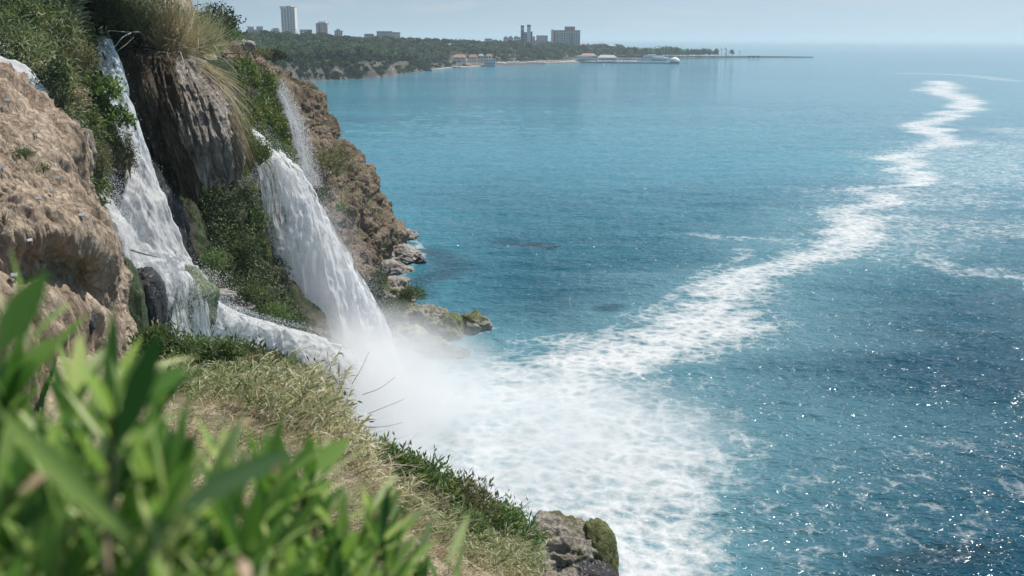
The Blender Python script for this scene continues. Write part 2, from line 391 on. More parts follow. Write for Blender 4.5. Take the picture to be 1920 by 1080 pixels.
# ------------------------------------------------------------------ sea
FOAM = [(640, 800, 17), (800, 800, 18), (960, 770, 19), (1090, 700, 15), (1210, 655, 12), (1330, 600, 10), (1440, 520, 8.5), (1530, 470, 8.5), (1600, 420, 10),
        (1625, 385, 9.5), (1690, 335, 10), (1700, 300, 11), (1740, 265, 12), (1765, 225, 13.5), (1748, 195, 15), (1760, 170, 20), (1800, 152, 18)]
def seg_dist(xy, path):
    best = np.full(len(xy), 1e9)
    for (a, wa), (b, wb) in zip(path[:-1], path[1:]):
        ab = b-a; t = np.clip(((xy-a)@ab)/(ab@ab), 0, 1)
        d = np.linalg.norm(xy-a-t[:, None]*ab, axis=1)/(wa+(wb-wa)*t)
        best = np.minimum(best, d)
    return best
def pth(l): return [(Zp(x, y)[:2], w) for x, y, w in l]
def make_sea():
    inner = np.linspace(-31, 31, 620); outer = np.concatenate([np.linspace(31, 180, 60)[1:], ]) 
    ang = np.radians(np.concatenate([-outer[::-1][1:], inner, outer]))
    r = np.concatenate([[6, 25, 45], np.geomspace(58, 420, 560), np.geomspace(424, 3000, 260), np.geomspace(3100, 70000, 70)])
    A, Rr = np.meshgrid(ang, r)
    X = Rr*np.sin(A); Y = Rr*np.cos(A)
    p = np.stack([X.ravel(), Y.ravel(), np.zeros(X.size)], -1)
    xy = p[:, :2]; rr = Rr.ravel()
    w1 = fbm(p*[1, 1, 0], (.025, .06, 1), 4, 3); w2 = fbm(p*[1, 1, 0], (.06, .13, 1), 4, 8); w3 = fbm(p, (.012, .02, 1), 3, 21); w4 = fbm(p*[1, 1, 0], (.05, .09, 1)/np.clip(rr/300, 1, 3)[:, None], 4, 13)
    w4 = fbm(np.stack([p[:, 0]*.004, 3300/np.clip(p[:, 1], 40, 1e9), 0*rr], -1), 1, 3, 13)
    w5 = fbm(np.stack([p[:, 0]*3.0/np.clip(rr, 60, 1e9)*8, 5200/np.clip(p[:, 1], 40, 1e9), 0*rr], -1), 1, 4, 23)
    # the main foam stream carried out from the falls
    amp = np.clip(rr/260, .55, 3.0)
    q = xy+np.stack([w1*9+w4*.05*rr*np.clip(rr/150-.6, 0, 1), w2*6*amp], -1)
    d = seg_dist(q, pth(FOAM))
    dens = np.clip((1.35-d)*(.86+.5*w5), 0, 1.25)
    # thin lace drifting to the right of the stream, and a faint line on its left
    lace = [(1280, 700, 14), (1400, 610, 18), (1500, 560, 18), (1640, 520, 26), (1760, 420, 34), (1850, 300, 50), (1830, 220, 60)]
    dens = np.maximum(dens, .58*np.clip(1.5-seg_dist(q, pth(lace)), 0, 1)*np.clip(.5+w3*1.3, 0, 1))
    lace2 = [(1250, 900, 15), (1420, 1000, 15), (1700, 950, 14), (1900, 880, 14)]
    dens = np.maximum(dens, .37*np.clip(1.4-seg_dist(q, pth(lace2)), 0, 1))
    for l in ([(1080, 650, 1.3), (1130, 620, 1.5), (1200, 598, 1.6)], [(1210, 590, 1.2), (1290, 540, 1.8), (1340, 500, 1.8), (1400, 470, 2.5)], [(1320, 440, 2.6), (1400, 447, 3), (1480, 452, 3)],
              [(1690, 137, 22), (1800, 140, 22), (1900, 152, 20)], [(870, 618, 1.4), (905, 622, 1.6), (925, 616, 1.2)], [(735, 555, 1.2), (790, 480, 1.2), (785, 445, 1.2)],
              [(1700, 480, 5), (1800, 510, 6), (1900, 515, 6)], [(1780, 420, 6), (1915, 440, 8)]):
        qq = xy+np.stack([w1*5*amp, w2*2.0*amp], -1)
        dens = np.maximum(dens, .6*np.clip(1.4-seg_dist(qq, pth(l)), 0, 1))
    boil = [(700, 830, 15), (860, 850, 17), (1010, 830, 17), (1060, 930, 13), (1130, 1010, 9)]
    qb = xy+np.stack([w1*9, w2*5], -1)
    dens = np.maximum(dens, np.clip(1.75-1.05*seg_dist(qb, pth(boil)), 0, 1.5))
    dens = np.minimum(dens, 1.02+.2*w2)
    # aerated pale water around the foam
    aer = np.clip(1.5-seg_dist(xy+np.stack([w1*14, w2*8], -1), [(c, w*2.0) for c, w in pth(FOAM[:10])+[]]), 0, 1)*np.clip(1.2-rr/420, 0, 1)
    aer = np.maximum(aer, np.clip(1.6-seg_dist(xy+np.stack([w1*10, w2*5], -1), [(c, w*1.7) for c, w in pth(boil)]), 0, 1))
    fade = np.clip(1.25-rr/700, 0, 1)
    z = (.30*fbm(p, (.10, .2, 1), 3, 31)+.16*fbm(p, (.4, .7, 1), 3, 41, True))*fade*(1-.45*np.clip(dens, 0, 1))
    bl = np.clip(1.7-seg_dist(qb, pth(boil[:4])), 0, 1)
    z = z+bl*(.45*fbm(p, (.16, .22, 1), 4, 51)+.15*fbm(p, (.8, 1., 1), 3, 52))
    dk = np.clip(1.3-seg_dist(xy+np.stack([w1*5, w2*2], -1), pth([(960, 455, 3), (1040, 462, 3.5)])), 0, 1)
    dk = np.maximum(dk, np.clip(1.3-seg_dist(xy+np.stack([w1*4, w2*2], -1), pth([(800, 470, 5), (860, 500, 5), (760, 560, 3)])), 0, 1)*.8)
    dk = np.maximum(dk, np.clip(1.3-seg_dist(xy+np.stack([w1*3, w2*2], -1), pth([(1130, 580, 2), (1160, 575, 2)])), 0, 1)*.8)
    dk = np.maximum(dk, np.clip(1.3-seg_dist(xy+np.stack([w1*6, w2*4], -1), pth([(1750, 1080, 3), (1900, 1050, 4)])), 0, 1)*.9)
    p[:, 2] = z
    V = np.concatenate([[[0, 0, 0]], p]); pad = lambda a: np.concatenate([[0], a])
    m = len(ang)
    tri = np.stack([np.zeros(m-1, int), 1+np.arange(m-1)+1, 1+np.arange(m-1)], -1)
    Fq = grid_faces(len(r), m)[:, ::-1]+1
    mt, out, N, L = newmat('sea_water')
    g = N('ShaderNodeNewGeometry')
    af = N('ShaderNodeAttribute', _attribute_name='foam'); aa = N('ShaderNodeAttribute', _attribute_name='aer'); ad = N('ShaderNodeAttribute', _attribute_name='reef')
    # foam lace
    nw = N('ShaderNodeTexNoise', Scale=.35, Detail=4.0); L(g.outputs['Position'], nw.inputs['Vector'])
    wp = mixc(N, L, .9, g.outputs['Position'], nw.outputs['Color'], 'ADD')
    wp = mixc(N, L, .9, wp, nw.outputs['Color'], 'ADD')
    na = N('ShaderNodeTexNoise', Scale=.34, Detail=12.0, Roughness=.72); L(wp, na.inputs['Vector'])
    nb = N('ShaderNodeTexNoise', Scale=2.4, Detail=8.0, Roughness=.8); L(g.outputs['Position'], nb.inputs['Vector'])
    vo = N('ShaderNodeTexVoronoi', Scale=.5, _feature='DISTANCE_TO_EDGE'); L(wp, vo.inputs['Vector'])
    ve = math_(N, L, 'SUBTRACT', .22, math_(N, L, 'MINIMUM', vo.outputs['Distance'], .5))
    nn = math_(N, L, 'ADD', math_(N, L, 'MULTIPLY', na.outputs[0], .62), math_(N, L, 'MULTIPLY', nb.outputs[0], .38))
    nn = math_(N, L, 'ADD', nn, math_(N, L, 'MULTIPLY', ve, .35))
    k = math_(N, L, 'ADD', math_(N, L, 'MULTIPLY', math_(N, L, 'SUBTRACT', nn, .5), 3.0), math_(N, L, 'SUBTRACT', af.outputs['Fac'], .58))
    mr = N('ShaderNodeMapRange', i1=-.05, i2=.72); L(k, mr.inputs[0])
    gate = N('ShaderNodeMapRange', i1=.02, i2=.2); L(af.outputs['Fac'], gate.inputs[0])
    foam = math_(N, L, 'MULTIPLY', math_(N, L, 'MULTIPLY', mr.outputs[0], gate.outputs[0]), .94)
    # water
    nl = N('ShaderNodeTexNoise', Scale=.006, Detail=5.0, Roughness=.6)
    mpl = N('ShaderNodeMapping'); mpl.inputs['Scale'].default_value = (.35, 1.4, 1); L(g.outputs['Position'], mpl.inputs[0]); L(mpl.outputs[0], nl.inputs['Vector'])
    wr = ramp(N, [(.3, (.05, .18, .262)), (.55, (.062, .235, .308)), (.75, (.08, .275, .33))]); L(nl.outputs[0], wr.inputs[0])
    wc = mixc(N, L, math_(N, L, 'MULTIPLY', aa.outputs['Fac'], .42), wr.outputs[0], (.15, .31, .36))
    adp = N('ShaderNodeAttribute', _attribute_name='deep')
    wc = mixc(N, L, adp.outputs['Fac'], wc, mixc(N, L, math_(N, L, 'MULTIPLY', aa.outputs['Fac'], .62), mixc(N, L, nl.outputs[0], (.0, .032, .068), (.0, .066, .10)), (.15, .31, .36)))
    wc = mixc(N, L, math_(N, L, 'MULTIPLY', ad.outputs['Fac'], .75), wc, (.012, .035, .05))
    b = N('ShaderNodeBsdfPrincipled', Roughness=.075, IOR=1.17)
    L(wc, b.inputs['Base Color'])
    mpw = N('ShaderNodeMapping'); mpw.inputs['Scale'].default_value = (.55, 1, 1); mpw.inputs['Rotation'].default_value = (0, 0, R(-12)); L(g.outputs['Position'], mpw.inputs[0])
    h1 = N('ShaderNodeTexNoise', Scale=.5, Detail=3.0, Roughness=.6, Distortion=.4); h2 = N('ShaderNodeTexNoise', Scale=.07, Detail=3.0)
    L(mpw.outputs[0], h1.inputs['Vector']); L(mpw.outputs[0], h2.inputs['Vector'])
    h3 = N('ShaderNodeTexNoise', Scale=2.1, Detail=1.0, Roughness=.5, Distortion=.5); L(mpw.outputs[0], h3.inputs['Vector'])
    hh = math_(N, L, 'ADD', math_(N, L, 'ADD', h1.outputs[0], math_(N, L, 'MULTIPLY', h3.outputs[0], .3)), math_(N, L, 'MULTIPLY', h2.outputs[0], 2.2))
    bp = N('ShaderNodeBump', Strength=1.0, Distance=.85); L(hh, bp.inputs['Height']); L(bp.outputs[0], b.inputs['Normal'])
    fd = N('ShaderNodeBsdfDiffuse'); fd.inputs[0].default_value = (.57, .59, .60, 1)
    bf = N('ShaderNodeBump', Strength=.5, Distance=.3); L(nn, bf.inputs['Height']); L(bf.outputs[0], fd.inputs['Normal'])
    mx = N('ShaderNodeMixShader'); L(foam, mx.inputs[0]); L(b.outputs[0], mx.inputs[1]); L(fd.outputs[0], mx.inputs[2]); L(mx.outputs[0], out.inputs[0])
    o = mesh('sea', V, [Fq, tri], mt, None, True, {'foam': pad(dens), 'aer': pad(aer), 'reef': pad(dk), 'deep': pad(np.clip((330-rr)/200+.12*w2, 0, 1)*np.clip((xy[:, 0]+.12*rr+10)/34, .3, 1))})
    tag(o, kind='structure'); return o
make_sea()
bed = mesh('sea_bed', [(-90000, -90000, -40), (90000, -90000, -40), (90000, 90000, -40), (-90000, 90000, -40)], np.array([[0, 1, 2, 3]]), M['sand'])
tag(bed, kind='structure')

# ------------------------------------------------------------------ rock faces lofted through surveyed points
def W(rows): return np.array([[P(*c) for c in r] for r in rows])
def patch(name, rows, n, m, mat, disp=(), moss=None, drop=None, world=False, seed=0):
    g = rows if world else W(rows)
    if drop is not None:
        last = g[-1].copy(); last[:, 2] = drop; last[:, 1] += 1.0; g = np.concatenate([g, last[None]])
    G = crom(g, n); G = crom(G.transpose(1, 0, 2), m).transpose(1, 0, 2)
    Nn = grid_normals(G)
    c = G.reshape(-1, 3)
    flip = np.sum((np.array([0, 0, CAMZ])-c)*Nn.reshape(-1, 3)) < 0
    if flip: Nn = -Nn
    p = c.copy(); nn = Nn.reshape(-1, 3)
    for sc, a, rid in disp:
        if rid == 'cell': p = p+nn*(a*cells(c+.6*np.stack([fbm(c, .5, 2, 91+k) for k in range(3)], -1), sc, seed+3))[:, None]
        else: p = p+nn*(a*fbm(c, sc, 5, seed+int(a*10), rid))[:, None]
    G = p.reshape(G.shape); Nn = grid_normals(G)*(-1 if flip else 1)
    at = {'moss': moss(G.reshape(-1, 3), Nn.reshape(-1, 3)) if moss else np.zeros(G.shape[0]*G.shape[1])}
    Fq = grid_faces(n, m)
    o = mesh(name, p, Fq if flip else Fq[:, ::-1], mat, None, True, at)
    tag(o, kind='structure')
    return G, Nn
def wrapcols(rows): return rows

# headland
HEAD, HEADN = patch('headland', [
    [(395, 84, 170), (432, 92, 185), (480, 104, 200), (525, 128, 205), (563, 153, 205), (573, 160, 226), (500, 150, 262)],
    [(400, 100, 140), (440, 118, 150), (490, 140, 170), (545, 180, 185), (590, 215, 195), (600, 225, 216), (520, 200, 262)],
    [(420, 140, 128), (460, 170, 135), (520, 200, 150), (560, 240, 170), (603, 262, 190), (616, 272, 213), (520, 240, 262)],
    [(440, 200, 122), (490, 240, 130), (550, 280, 145), (600, 300, 165), (653, 310, 186), (664, 318, 211), (560, 300, 262)],
    [(470, 270, 118), (520, 310, 126), (580, 340, 142), (630, 360, 162), (688, 375, 182), (696, 380, 207), (600, 360, 262)],
    [(500, 340, 116), (550, 380, 124), (610, 410, 140), (660, 425, 160), (722, 438, 178), (725, 440, 202), (620, 420, 262)],
    [(530, 430, 114), (590, 470, 122), (640, 490, 138), (680, 490, 158), (716, 490, 174), (712, 472, 198), (620, 440, 262)],
    [(560, 560, 113), (620, 570, 121), (660, 570, 137), (690, 540, 158), (704, 515, 172), (696, 500, 196), (620, 460, 262)]],
    300, 320, M['head'], [(.06, 2.2, False), ((.14, .14, .09), 1.7, True), ((.2, .2, .3), 1.3, 'cell'), ((.7, .7, .5), .4, 'cell'), ((.5, .5, .25), .9, True), ((1.6, 1.6, 1.1), .25, True)],
    lambda g, n: np.clip(.95-(g[:, 2]-12)/30, .0, .5)*.0+.22+.35*np.clip(n[:, 2]-.45, 0, 1)+.25*fbm(g, .09, 3, 5), drop=-2.5)

# dark wall behind the falls
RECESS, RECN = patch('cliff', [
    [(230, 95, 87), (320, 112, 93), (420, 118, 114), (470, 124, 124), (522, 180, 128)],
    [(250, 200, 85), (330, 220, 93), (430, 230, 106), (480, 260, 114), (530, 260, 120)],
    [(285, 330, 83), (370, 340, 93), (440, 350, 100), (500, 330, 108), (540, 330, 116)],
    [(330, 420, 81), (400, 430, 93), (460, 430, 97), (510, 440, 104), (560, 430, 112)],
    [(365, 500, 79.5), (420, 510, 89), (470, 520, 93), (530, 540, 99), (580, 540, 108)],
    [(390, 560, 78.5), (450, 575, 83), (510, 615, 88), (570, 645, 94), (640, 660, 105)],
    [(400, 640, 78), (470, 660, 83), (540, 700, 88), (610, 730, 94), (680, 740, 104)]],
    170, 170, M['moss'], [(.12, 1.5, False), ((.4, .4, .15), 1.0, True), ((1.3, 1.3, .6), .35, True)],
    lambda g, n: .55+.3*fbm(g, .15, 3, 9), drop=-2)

# clay bluff on the left
CLAY, CLAYN = patch('clay_bluff', [
    [(-160, 40, 56), (-20, 118, 53), (40, 163, 52), (90, 186, 52), (138, 240, 52), (150, 300, 57), (140, 330, 66)],
    [(-160, 140, 46), (-20, 200, 46), (40, 230, 46.5), (90, 262, 47.5), (142, 330, 50.5), (150, 350, 55), (150, 380, 66)],
    [(-160, 250, 42), (-20, 290, 42), (50, 310, 43), (110, 350, 44.5), (158, 388, 48), (168, 400, 54), (170, 420, 66)],
    [(-160, 340, 39.5), (-20, 370, 40), (60, 380, 41), (130, 400, 42.5), (172, 425, 46.0), (182, 440, 52), (190, 480, 66)],
    [(-160, 420, 38), (-20, 438, 38), (60, 440, 39.2), (140, 446, 41.2), (182, 472, 44.6), (190, 482, 52), (200, 520, 66)],
    [(-160, 500, 37.2), (-20, 492, 37.3), (60, 485, 40), (140, 505, 43.6), (176, 545, 46.2), (188, 545, 52), (205, 560, 66)],
    [(-160, 580, 36), (-20, 570, 36.3), (60, 562, 40), (140, 575, 43.8), (176, 612, 45.6), (192, 622, 50), (220, 640, 62)],
    [(-160, 720, 32), (-20, 720, 33), (60, 700, 37), (140, 690, 41), (190, 690, 44.5), (208, 710, 48), (240, 730, 58)]],
    330, 310, M['clay'], [(.12, 1.1, False), ((.3, .3, .16), 1.0, True), ((.6, .6, .2), .22, 'cell'), ((1.1, 1.1, .25), .24, True), ((3.2, 3.2, 1.0), .12, True)],
    lambda g, n: .05+.15*fbm(g, .3, 3, 2), drop=0)

# bank under the reeds and shrubs at upper left
LEFTB, LEFTN = patch('overgrown_bank', [
    [(-160, -120, 90), (0, -110, 90), (100, -90, 90), (160, -20, 88), (205, 40, 84)],
    [(-160, 10, 68), (0, 10, 68), (80, 35, 68), (150, 80, 70), (166, 110, 72.5)],
    [(-160, 90, 64), (0, 95, 64), (70, 130, 64), (135, 180, 66), (188, 215, 70)],
    [(-160, 140, 62), (0, 120, 62), (80, 170, 62), (130, 250, 62.5), (200, 290, 68)],
    [(-160, 200, 60), (0, 180, 60), (90, 220, 60), (150, 330, 61), (200, 360, 66)],
    [(-160, 300, 58), (0, 300, 58), (90, 320, 58), (165, 400, 61.5), (205, 420, 65)]],
    120, 120, M['bank'], [(.15, .9, False), (.6, .4, True)], lambda g, n: .6+.3*fbm(g, .3, 3, 2), drop=8)

# ledge carrying the stream, and the plateau on top of the cliff
TOP, TOPN = patch('plateau', [
    [(60, -260, 160), (200, -220, 170), (300, -120, 180), (372, 30, 200), (405, 62, 240)],
    [(80, -140, 96), (180, -90, 98), (270, -40, 108), (360, 40, 128), (402, 76, 180)],
    [(120, -60, 84), (190, 20, 84), (255, 50, 88), (345, 70, 104), (400, 92, 142)],
    [(140, 70, 79), (205, 80, 79), (250, 92, 81), (335, 98, 88), (405, 112, 122)],
    [(160, 110, 80.5), (215, 120, 80.5), (255, 140, 82.5), (340, 140, 90), (410, 150, 124)]],
    120, 130, M['bank'], [(.1, .8, False), (.5, .35, True)], lambda g, n: .45+.3*fbm(g, .2, 3, 4), drop=20)
LEDGE, LEDGEN = patch('ledge', [
    [(140, 300, 68), (200, 300, 73), (270, 290, 74), (340, 380, 76)],
    [(170, 420, 66.5), (230, 440, 70), (320, 470, 72.5), (375, 500, 75)],
    [(205, 500, 65.5), (260, 530, 67), (340, 545, 70), (398, 560, 75)],
    [(240, 580, 66), (310, 610, 69), (390, 610, 73), (450, 600, 78)],
    [(280, 660, 69), (360, 690, 72), (450, 670, 79), (530, 640, 86)],
    [(380, 760, 80), (470, 770, 84), (570, 750, 91), (620, 690, 97)],
    [(500, 880, 88), (600, 880, 92), (680, 850, 96), (720, 760, 106)]],
    120, 110, M['wet'], [(.2, .8, False), (.7, .4, True)], lambda g, n: .35+.3*fbm(g, .3, 3, 4), drop=-3)

# the near bank below the camera
BANK, BANKN = patch('bank', [
    [(120, 640, 44), (240, 695, 40), (330, 722, 37.5), (430, 732, 36.5), (515, 758, 35.5), (580, 818, 34.5), (612, 925, 34), (790, 960, 36), (940, 1005, 39), (1010, 1060, 42)],
    [(100, 700, 34), (230, 730, 31), (330, 745, 28.5), (430, 765, 27), (530, 800, 26), (625, 860, 25.5), (680, 930, 26.5), (800, 1000, 29), (920, 1060, 32), (1000, 1120, 35)],
    [(60, 840, 18), (200, 850, 17), (330, 865, 16), (440, 890, 16), (540, 930, 16), (640, 980, 17), (720, 1030, 19), (830, 1080, 22), (950, 1140, 25), (1020, 1180, 28)],
    [(-60, 1000, 8), (130, 1010, 8), (290, 1030, 8), (420, 1060, 8.5), (540, 1090, 9.5), (650, 1120, 11), (760, 1160, 13), (880, 1210, 16), (1000, 1280, 19), (1080, 1340, 22)],
    [(-900, 1230, 2.6), (-300, 1260, 2.7), (100, 1300, 2.8), (400, 1330, 3.1), (600, 1360, 3.6), (760, 1420, 4.4), (900, 1500, 5.6), (1050, 1620, 7), (1200, 1760, 9), (1280, 1900, 11)]],
    180, 200, M['bank'], [(.12, .5, False), (.6, .3, True), (2.2, .1, True)], lambda g, n: .42+.35*fbm(g, .25, 3, 4))
# its outer face falling to the sea and the ground under the viewpoint
edge = np.concatenate([BANK[0], BANK[::-1][::-1][1:, -1]])
eo = edge.copy(); ctr = np.array([-12, 14]); dv = unit(edge[:, :2]-ctr)
rows = [edge, edge+np.c_[dv*1.2, np.full(len(edge), -1.5)], edge+np.c_[dv*2.0, np.full(len(edge), -8.)], np.c_[edge[:, :2]+dv*4, np.full(len(edge), 6.)], np.c_[edge[:, :2]+dv*6, np.full(len(edge), -2.)]]
patch('bank_face', np.array(rows), 50, 200, M['bank'], [(.2, .6, False), (.7, .3, True)], lambda g, n: .5+.3*fbm(g, .3, 3, 4), world=True)
last = BANK[-1]
rows = [last, last*[1, 0, 1]+np.c_[np.zeros(len(last)), np.full(len(last), -1.0), np.full(len(last), .25)], last*[1, 0, 1]+np.c_[np.zeros(len(last)), np.full(len(last), -14.), np.full(len(last), .3)]]
patch('cliff_top', np.array(rows), 20, 100, M['bank'], [(.6, .1, True)], world=True)

# ------------------------------------------------------------------ loose rocks
def rock(name, label, c, rad, mat, seed, sub=4, rid=.32, moss=.0, cat='rock', group=None, rot=0, flat=1.0, parent=None, freq=1.5):
    V, Fc = ICO[sub]
    p = V.copy()
    p = p*(1+.25*fbm(V*freq*.6, 1, 2, seed)[:, None]+rid*fbm(V*freq, 1, 5, seed+3, True)[:, None]+.06*fbm(V*7, 1, 3, seed+4, True)[:, None]+(.16*cells(V*2.2, 1, seed)[:, None] if rid > .2 else 0))
    q = p*np.array(rad)
    ca, sa = math.cos(rot), math.sin(rot)
    q = np.stack([q[:, 0]*ca-q[:, 1]*sa, q[:, 0]*sa+q[:, 1]*ca, q[:, 2]], -1)
    o = mesh(name, q, Fc, mat, parent, True, {'moss': moss+.3*V[:, 2]*(moss > .01)})
    if parent is None:
        o.location = tuple(float(v) for v in c); tag(o, label, cat, group)
    return o

# ------------------------------------------------------------------ falling water
def quads_droplets(c, size, g):
    "small tetrahedral drops at points c"
    n = len(c); T = np.array([(1, 1, 1), (1, -1, -1), (-1, 1, -1), (-1, -1, 1)])*.6
    a = g.random((n, 3))*6.283
    V = T[None]*np.ones((n, 1, 1))
    ca, sa = np.cos(a[:, 0]), np.sin(a[:, 0])
    x = V[:, :, 0]*ca[:, None]-V[:, :, 1]*sa[:, None]; y = V[:, :, 0]*sa[:, None]+V[:, :, 1]*ca[:, None]
    cb, sb = np.cos(a[:, 1]), np.sin(a[:, 1])
    z = V[:, :, 2]*cb[:, None]-y*sb[:, None]; y = V[:, :, 2]*sb[:, None]+y*cb[:, None]
    V = np.stack([x, y, z], -1)*np.asarray(size).reshape(-1, 1, 1)*np.array([1, 1, 1.7])+c[:, None]
    Fc = (np.arange(n)*4)[:, None, None]+np.array([(0, 1, 2), (0, 3, 1), (0, 2, 3), (1, 3, 2)])[None]
    return V.reshape(-1, 3), Fc.reshape(-1, 3)
def fall(name, label, left, right, mat, dens, n=120, m=50, bulge=.6, amp=.35, st=(.8, .8, .12), drops=3000, dsize=(.03, .09), edge=(.5, .5), layers=1, seed=0, spread=.16, cat='waterfall', thinlip=0.):
    "dens: opacity values along the flow"
    k = 40
    Lp, Rp = W([left])[0], W([right])[0]
    Lp, Rp = crom(Lp, n), crom(Rp, n)
    u = np.linspace(0, 1, m)
    dv = np.interp(np.linspace(0, 1, n), np.linspace(0, 1, len(dens)), dens)
    root = None
    for ly in range(layers):
        G = Lp[:, None]*(1-u)[None, :, None]+Rp[:, None]*u[None, :, None]
        nv = grid_normals(G)
        if np.sum(nv.reshape(-1, 3)*(np.array([0, 0, CAMZ])-G.reshape(-1, 3))) < 0: nv = -nv
        b = bulge*np.sin(np.pi*u)**.7
        G = G+nv*(b[None, :, None]+.5*ly)
        c = G.reshape(-1, 3)
        d = amp*fbm(c, st, 4, seed+ly*7, True)+amp*.35*fbm(c, np.array(st)*4, 3, seed+5+ly)
        c = c+nv.reshape(-1, 3)*d[:, None]
        wid = np.linalg.norm(Rp-Lp, axis=1); ln = np.concatenate([[0], np.cumsum(np.linalg.norm(np.diff((Lp+Rp)/2, axis=0), axis=1))])
        uv = np.stack([u[None]*wid[:, None]+ly*13.7, ln[:, None]+0*u[None]+ly*7.3], -1).reshape(-1, 2)
        e = np.minimum(u/max(edge[0]*.5, 1e-3), (1-u)/max(edge[1]*.5, 1e-3)); e = np.clip(e, 0, 1)
        D = dv[:, None]*1.0-(1-e)[None]*1.15-.45*ly-thinlip*np.clip(1-np.linspace(0, 1, n)/.5, 0, 1)[:, None]*np.clip(1-u/.62, 0, 1)[None]**.7
        Fq = grid_faces(n, m)
        o = mesh(name if ly == 0 else 'outer_veil', c, Fq, mat, root, True, {'dens': D.ravel()}, uv)
        if ly == 0: root = tag(o, label, cat)
    if drops:
        g = np.random.default_rng(seed+99); drops = drops*3 if drops > 900 else drops
        t = g.random(drops)**.8; uu = g.normal(.5, .42, drops); uu = np.clip(uu, -spread, 1+spread)
        i = np.clip((t*(n-1)).astype(int), 0, n-1)
        pts = Lp[i]*(1-uu)[:, None]+Rp[i]*uu[:, None]
        pts = pts+nv[i, np.clip((uu*(m-1)).astype(int), 0, m-1)]*(g.random(drops)**1.5*(bulge+1.2))[:, None]+g.normal(0, .12, (drops, 3))
        V, Fc = quads_droplets(pts, .34*g.uniform(dsize[0], dsize[1], drops)*(.4+.8*g.random(drops)), g)
        tag(mesh('spray', V, Fc, M['spray'], root, False), kind='stuff')
    return root

fall('waterfall', 'shaded white waterfall dropping from the dark reed covered cliff top beside the tufa columns',
     [(142, 74, 77), (172, 122, 75), (195, 180, 73.5), (212, 250, 72), (228, 310, 71), (218, 370, 69), (206, 420, 68), (222, 470, 67.5), (248, 505, 67)],
     [(212, 80, 78), (233, 150, 76.5), (250, 220, 75), (272, 290, 74), (298, 360, 73), (331, 430, 72.5), (357, 492, 72), (374, 524, 71.5), (380, 540, 71)],
     M['fall'], [.55, .8, .85, .9, .95, 1.0, 1.15], 160, 60, .7, .4, edge=(.18, .12), drops=500, seed=1, spread=.0)
fall('cascade', 'white foaming cascade running down between the mossy mound and the dark wall to the sea',
     [(222, 470, 65.5), (248, 525, 65.5), (292, 585, 67), (350, 640, 71), (440, 700, 79), (560, 770, 89), (650, 850, 97)],
     [(374, 508, 73), (395, 552, 74), (444, 584, 78), (520, 608, 85), (600, 632, 93), (690, 684, 100), (760, 760, 107)],
     M['casc'], [1.05, 1.1, 1.1, 1.25, 1.5, 1.6, 1.6], 170, 90, 1.3, .55, (.5, .5, .3), 9000, (.04, .11), (.1, .12), seed=2, spread=.1)
fall('side_fall', 'narrow burst of white water squeezing out behind the clay bluff',
     [(150, 322, 64), (172, 380, 63.5), (203, 440, 63), (222, 505, 63), (240, 560, 63.5)],
     [(182, 336, 66), (212, 390, 66), (236, 440, 66), (264, 500, 66), (300, 560, 66.5)],
     M['casc'], [1.0, 1.05, 1.1, 1.2], 80, 40, .6, .35, (.6, .6, .3), 5000, (.03, .08), (.5, .8), seed=3, spread=.35)
fall('rapid', 'small white rapid at the far left pouring over the top of the clay bluff',
     [(-60, 78, 60), (-12, 128, 58.5), (38, 152, 58), (60, 176, 58), (66, 196, 58)],
     [(-50, 70, 62), (-8, 108, 61), (36, 126, 60.5), (73, 152, 60), (84, 172, 60)],
     M['casc'], [1.2, 1.2, 1.2, 1.0], 60, 40, .35, .3, (.7, .7, .4), 900, (.03, .07), (.2, .2), seed=4, spread=.05)
fall('waterfall', 'broad white waterfall plunging from the mossy lip into the sea beside the headland',
     [(432, 340, 100), (450, 368, 100.5), (462, 420, 101), (472, 480, 102), (488, 545, 102.5), (515, 602, 103), (572, 690, 104), (660, 800, 104)],
     [(506, 292, 107), (562, 345, 108.5), (606, 412, 110), (650, 482, 111.5), (691, 552, 113), (724, 622, 114), (750, 695, 114), (788, 790, 107)],
     M['fall'], [.75, .95, 1.15, 1.3, 1.45, 1.6, 1.7, 1.7], 220, 130, 2.4, .8, (.45, .45, .13), 26000, (.03, .085), (.3, .28), thinlip=.95, layers=2, seed=5, spread=.05)
fall('upper_fall', 'white chute of water feeding the broad waterfall from the moss above it',
     [(458, 252, 110), (488, 280, 108.5), (508, 312, 107.5), (522, 352, 106.5), (535, 400, 105.5)],
     [(466, 254, 112), (500, 284, 110.5), (535, 322, 109.5), (570, 378, 109), (595, 430, 109)],
     M['fall'], [.9, 1.0, 1.0, 1.0], 80, 40, .8, .4, drops=2500, seed=6, edge=(.3, .4))
fall('thin_fall', 'thin veil of falling drops against the brown headland above the broad waterfall',
     [(507, 158, 126), (524, 200, 125), (540, 250, 123), (549, 300, 122), (556, 350, 121)],
     [(514, 160, 127), (542, 205, 126), (560, 250, 125), (576, 300, 124), (590, 355, 123)],
     M['thin'], [1.0, .8, .55, .4, .2], 90, 30, .5, .3, drops=4500, dsize=(.06, .15), seed=7, edge=(.3, .3), spread=.1)
fall('trickle', 'thin trickle down the left edge of the green moss curtain', [(408, 122, 124), (420, 150, 122), (436, 186, 120), (446, 215, 119)], [(414, 122, 124), (428, 150, 122), (442, 186, 120), (449, 215, 119)],
     M['thin'], [.9, .8, .6, .3], 50, 12, .2, .1, drops=350, dsize=(.03, .08), seed=8, edge=(.4, .4))
fall('trickle', 'faint trickle down the middle of the green moss curtain', [(447, 148, 121), (452, 170, 119.5), (456, 200, 118.5)], [(453, 148, 121), (458, 170, 119.5), (463, 200, 118.5)],
     M['thin'], [.6, .5, .1], 40, 10, .2, .1, drops=300, dsize=(.03, .07), seed=9, edge=(.5, .5))
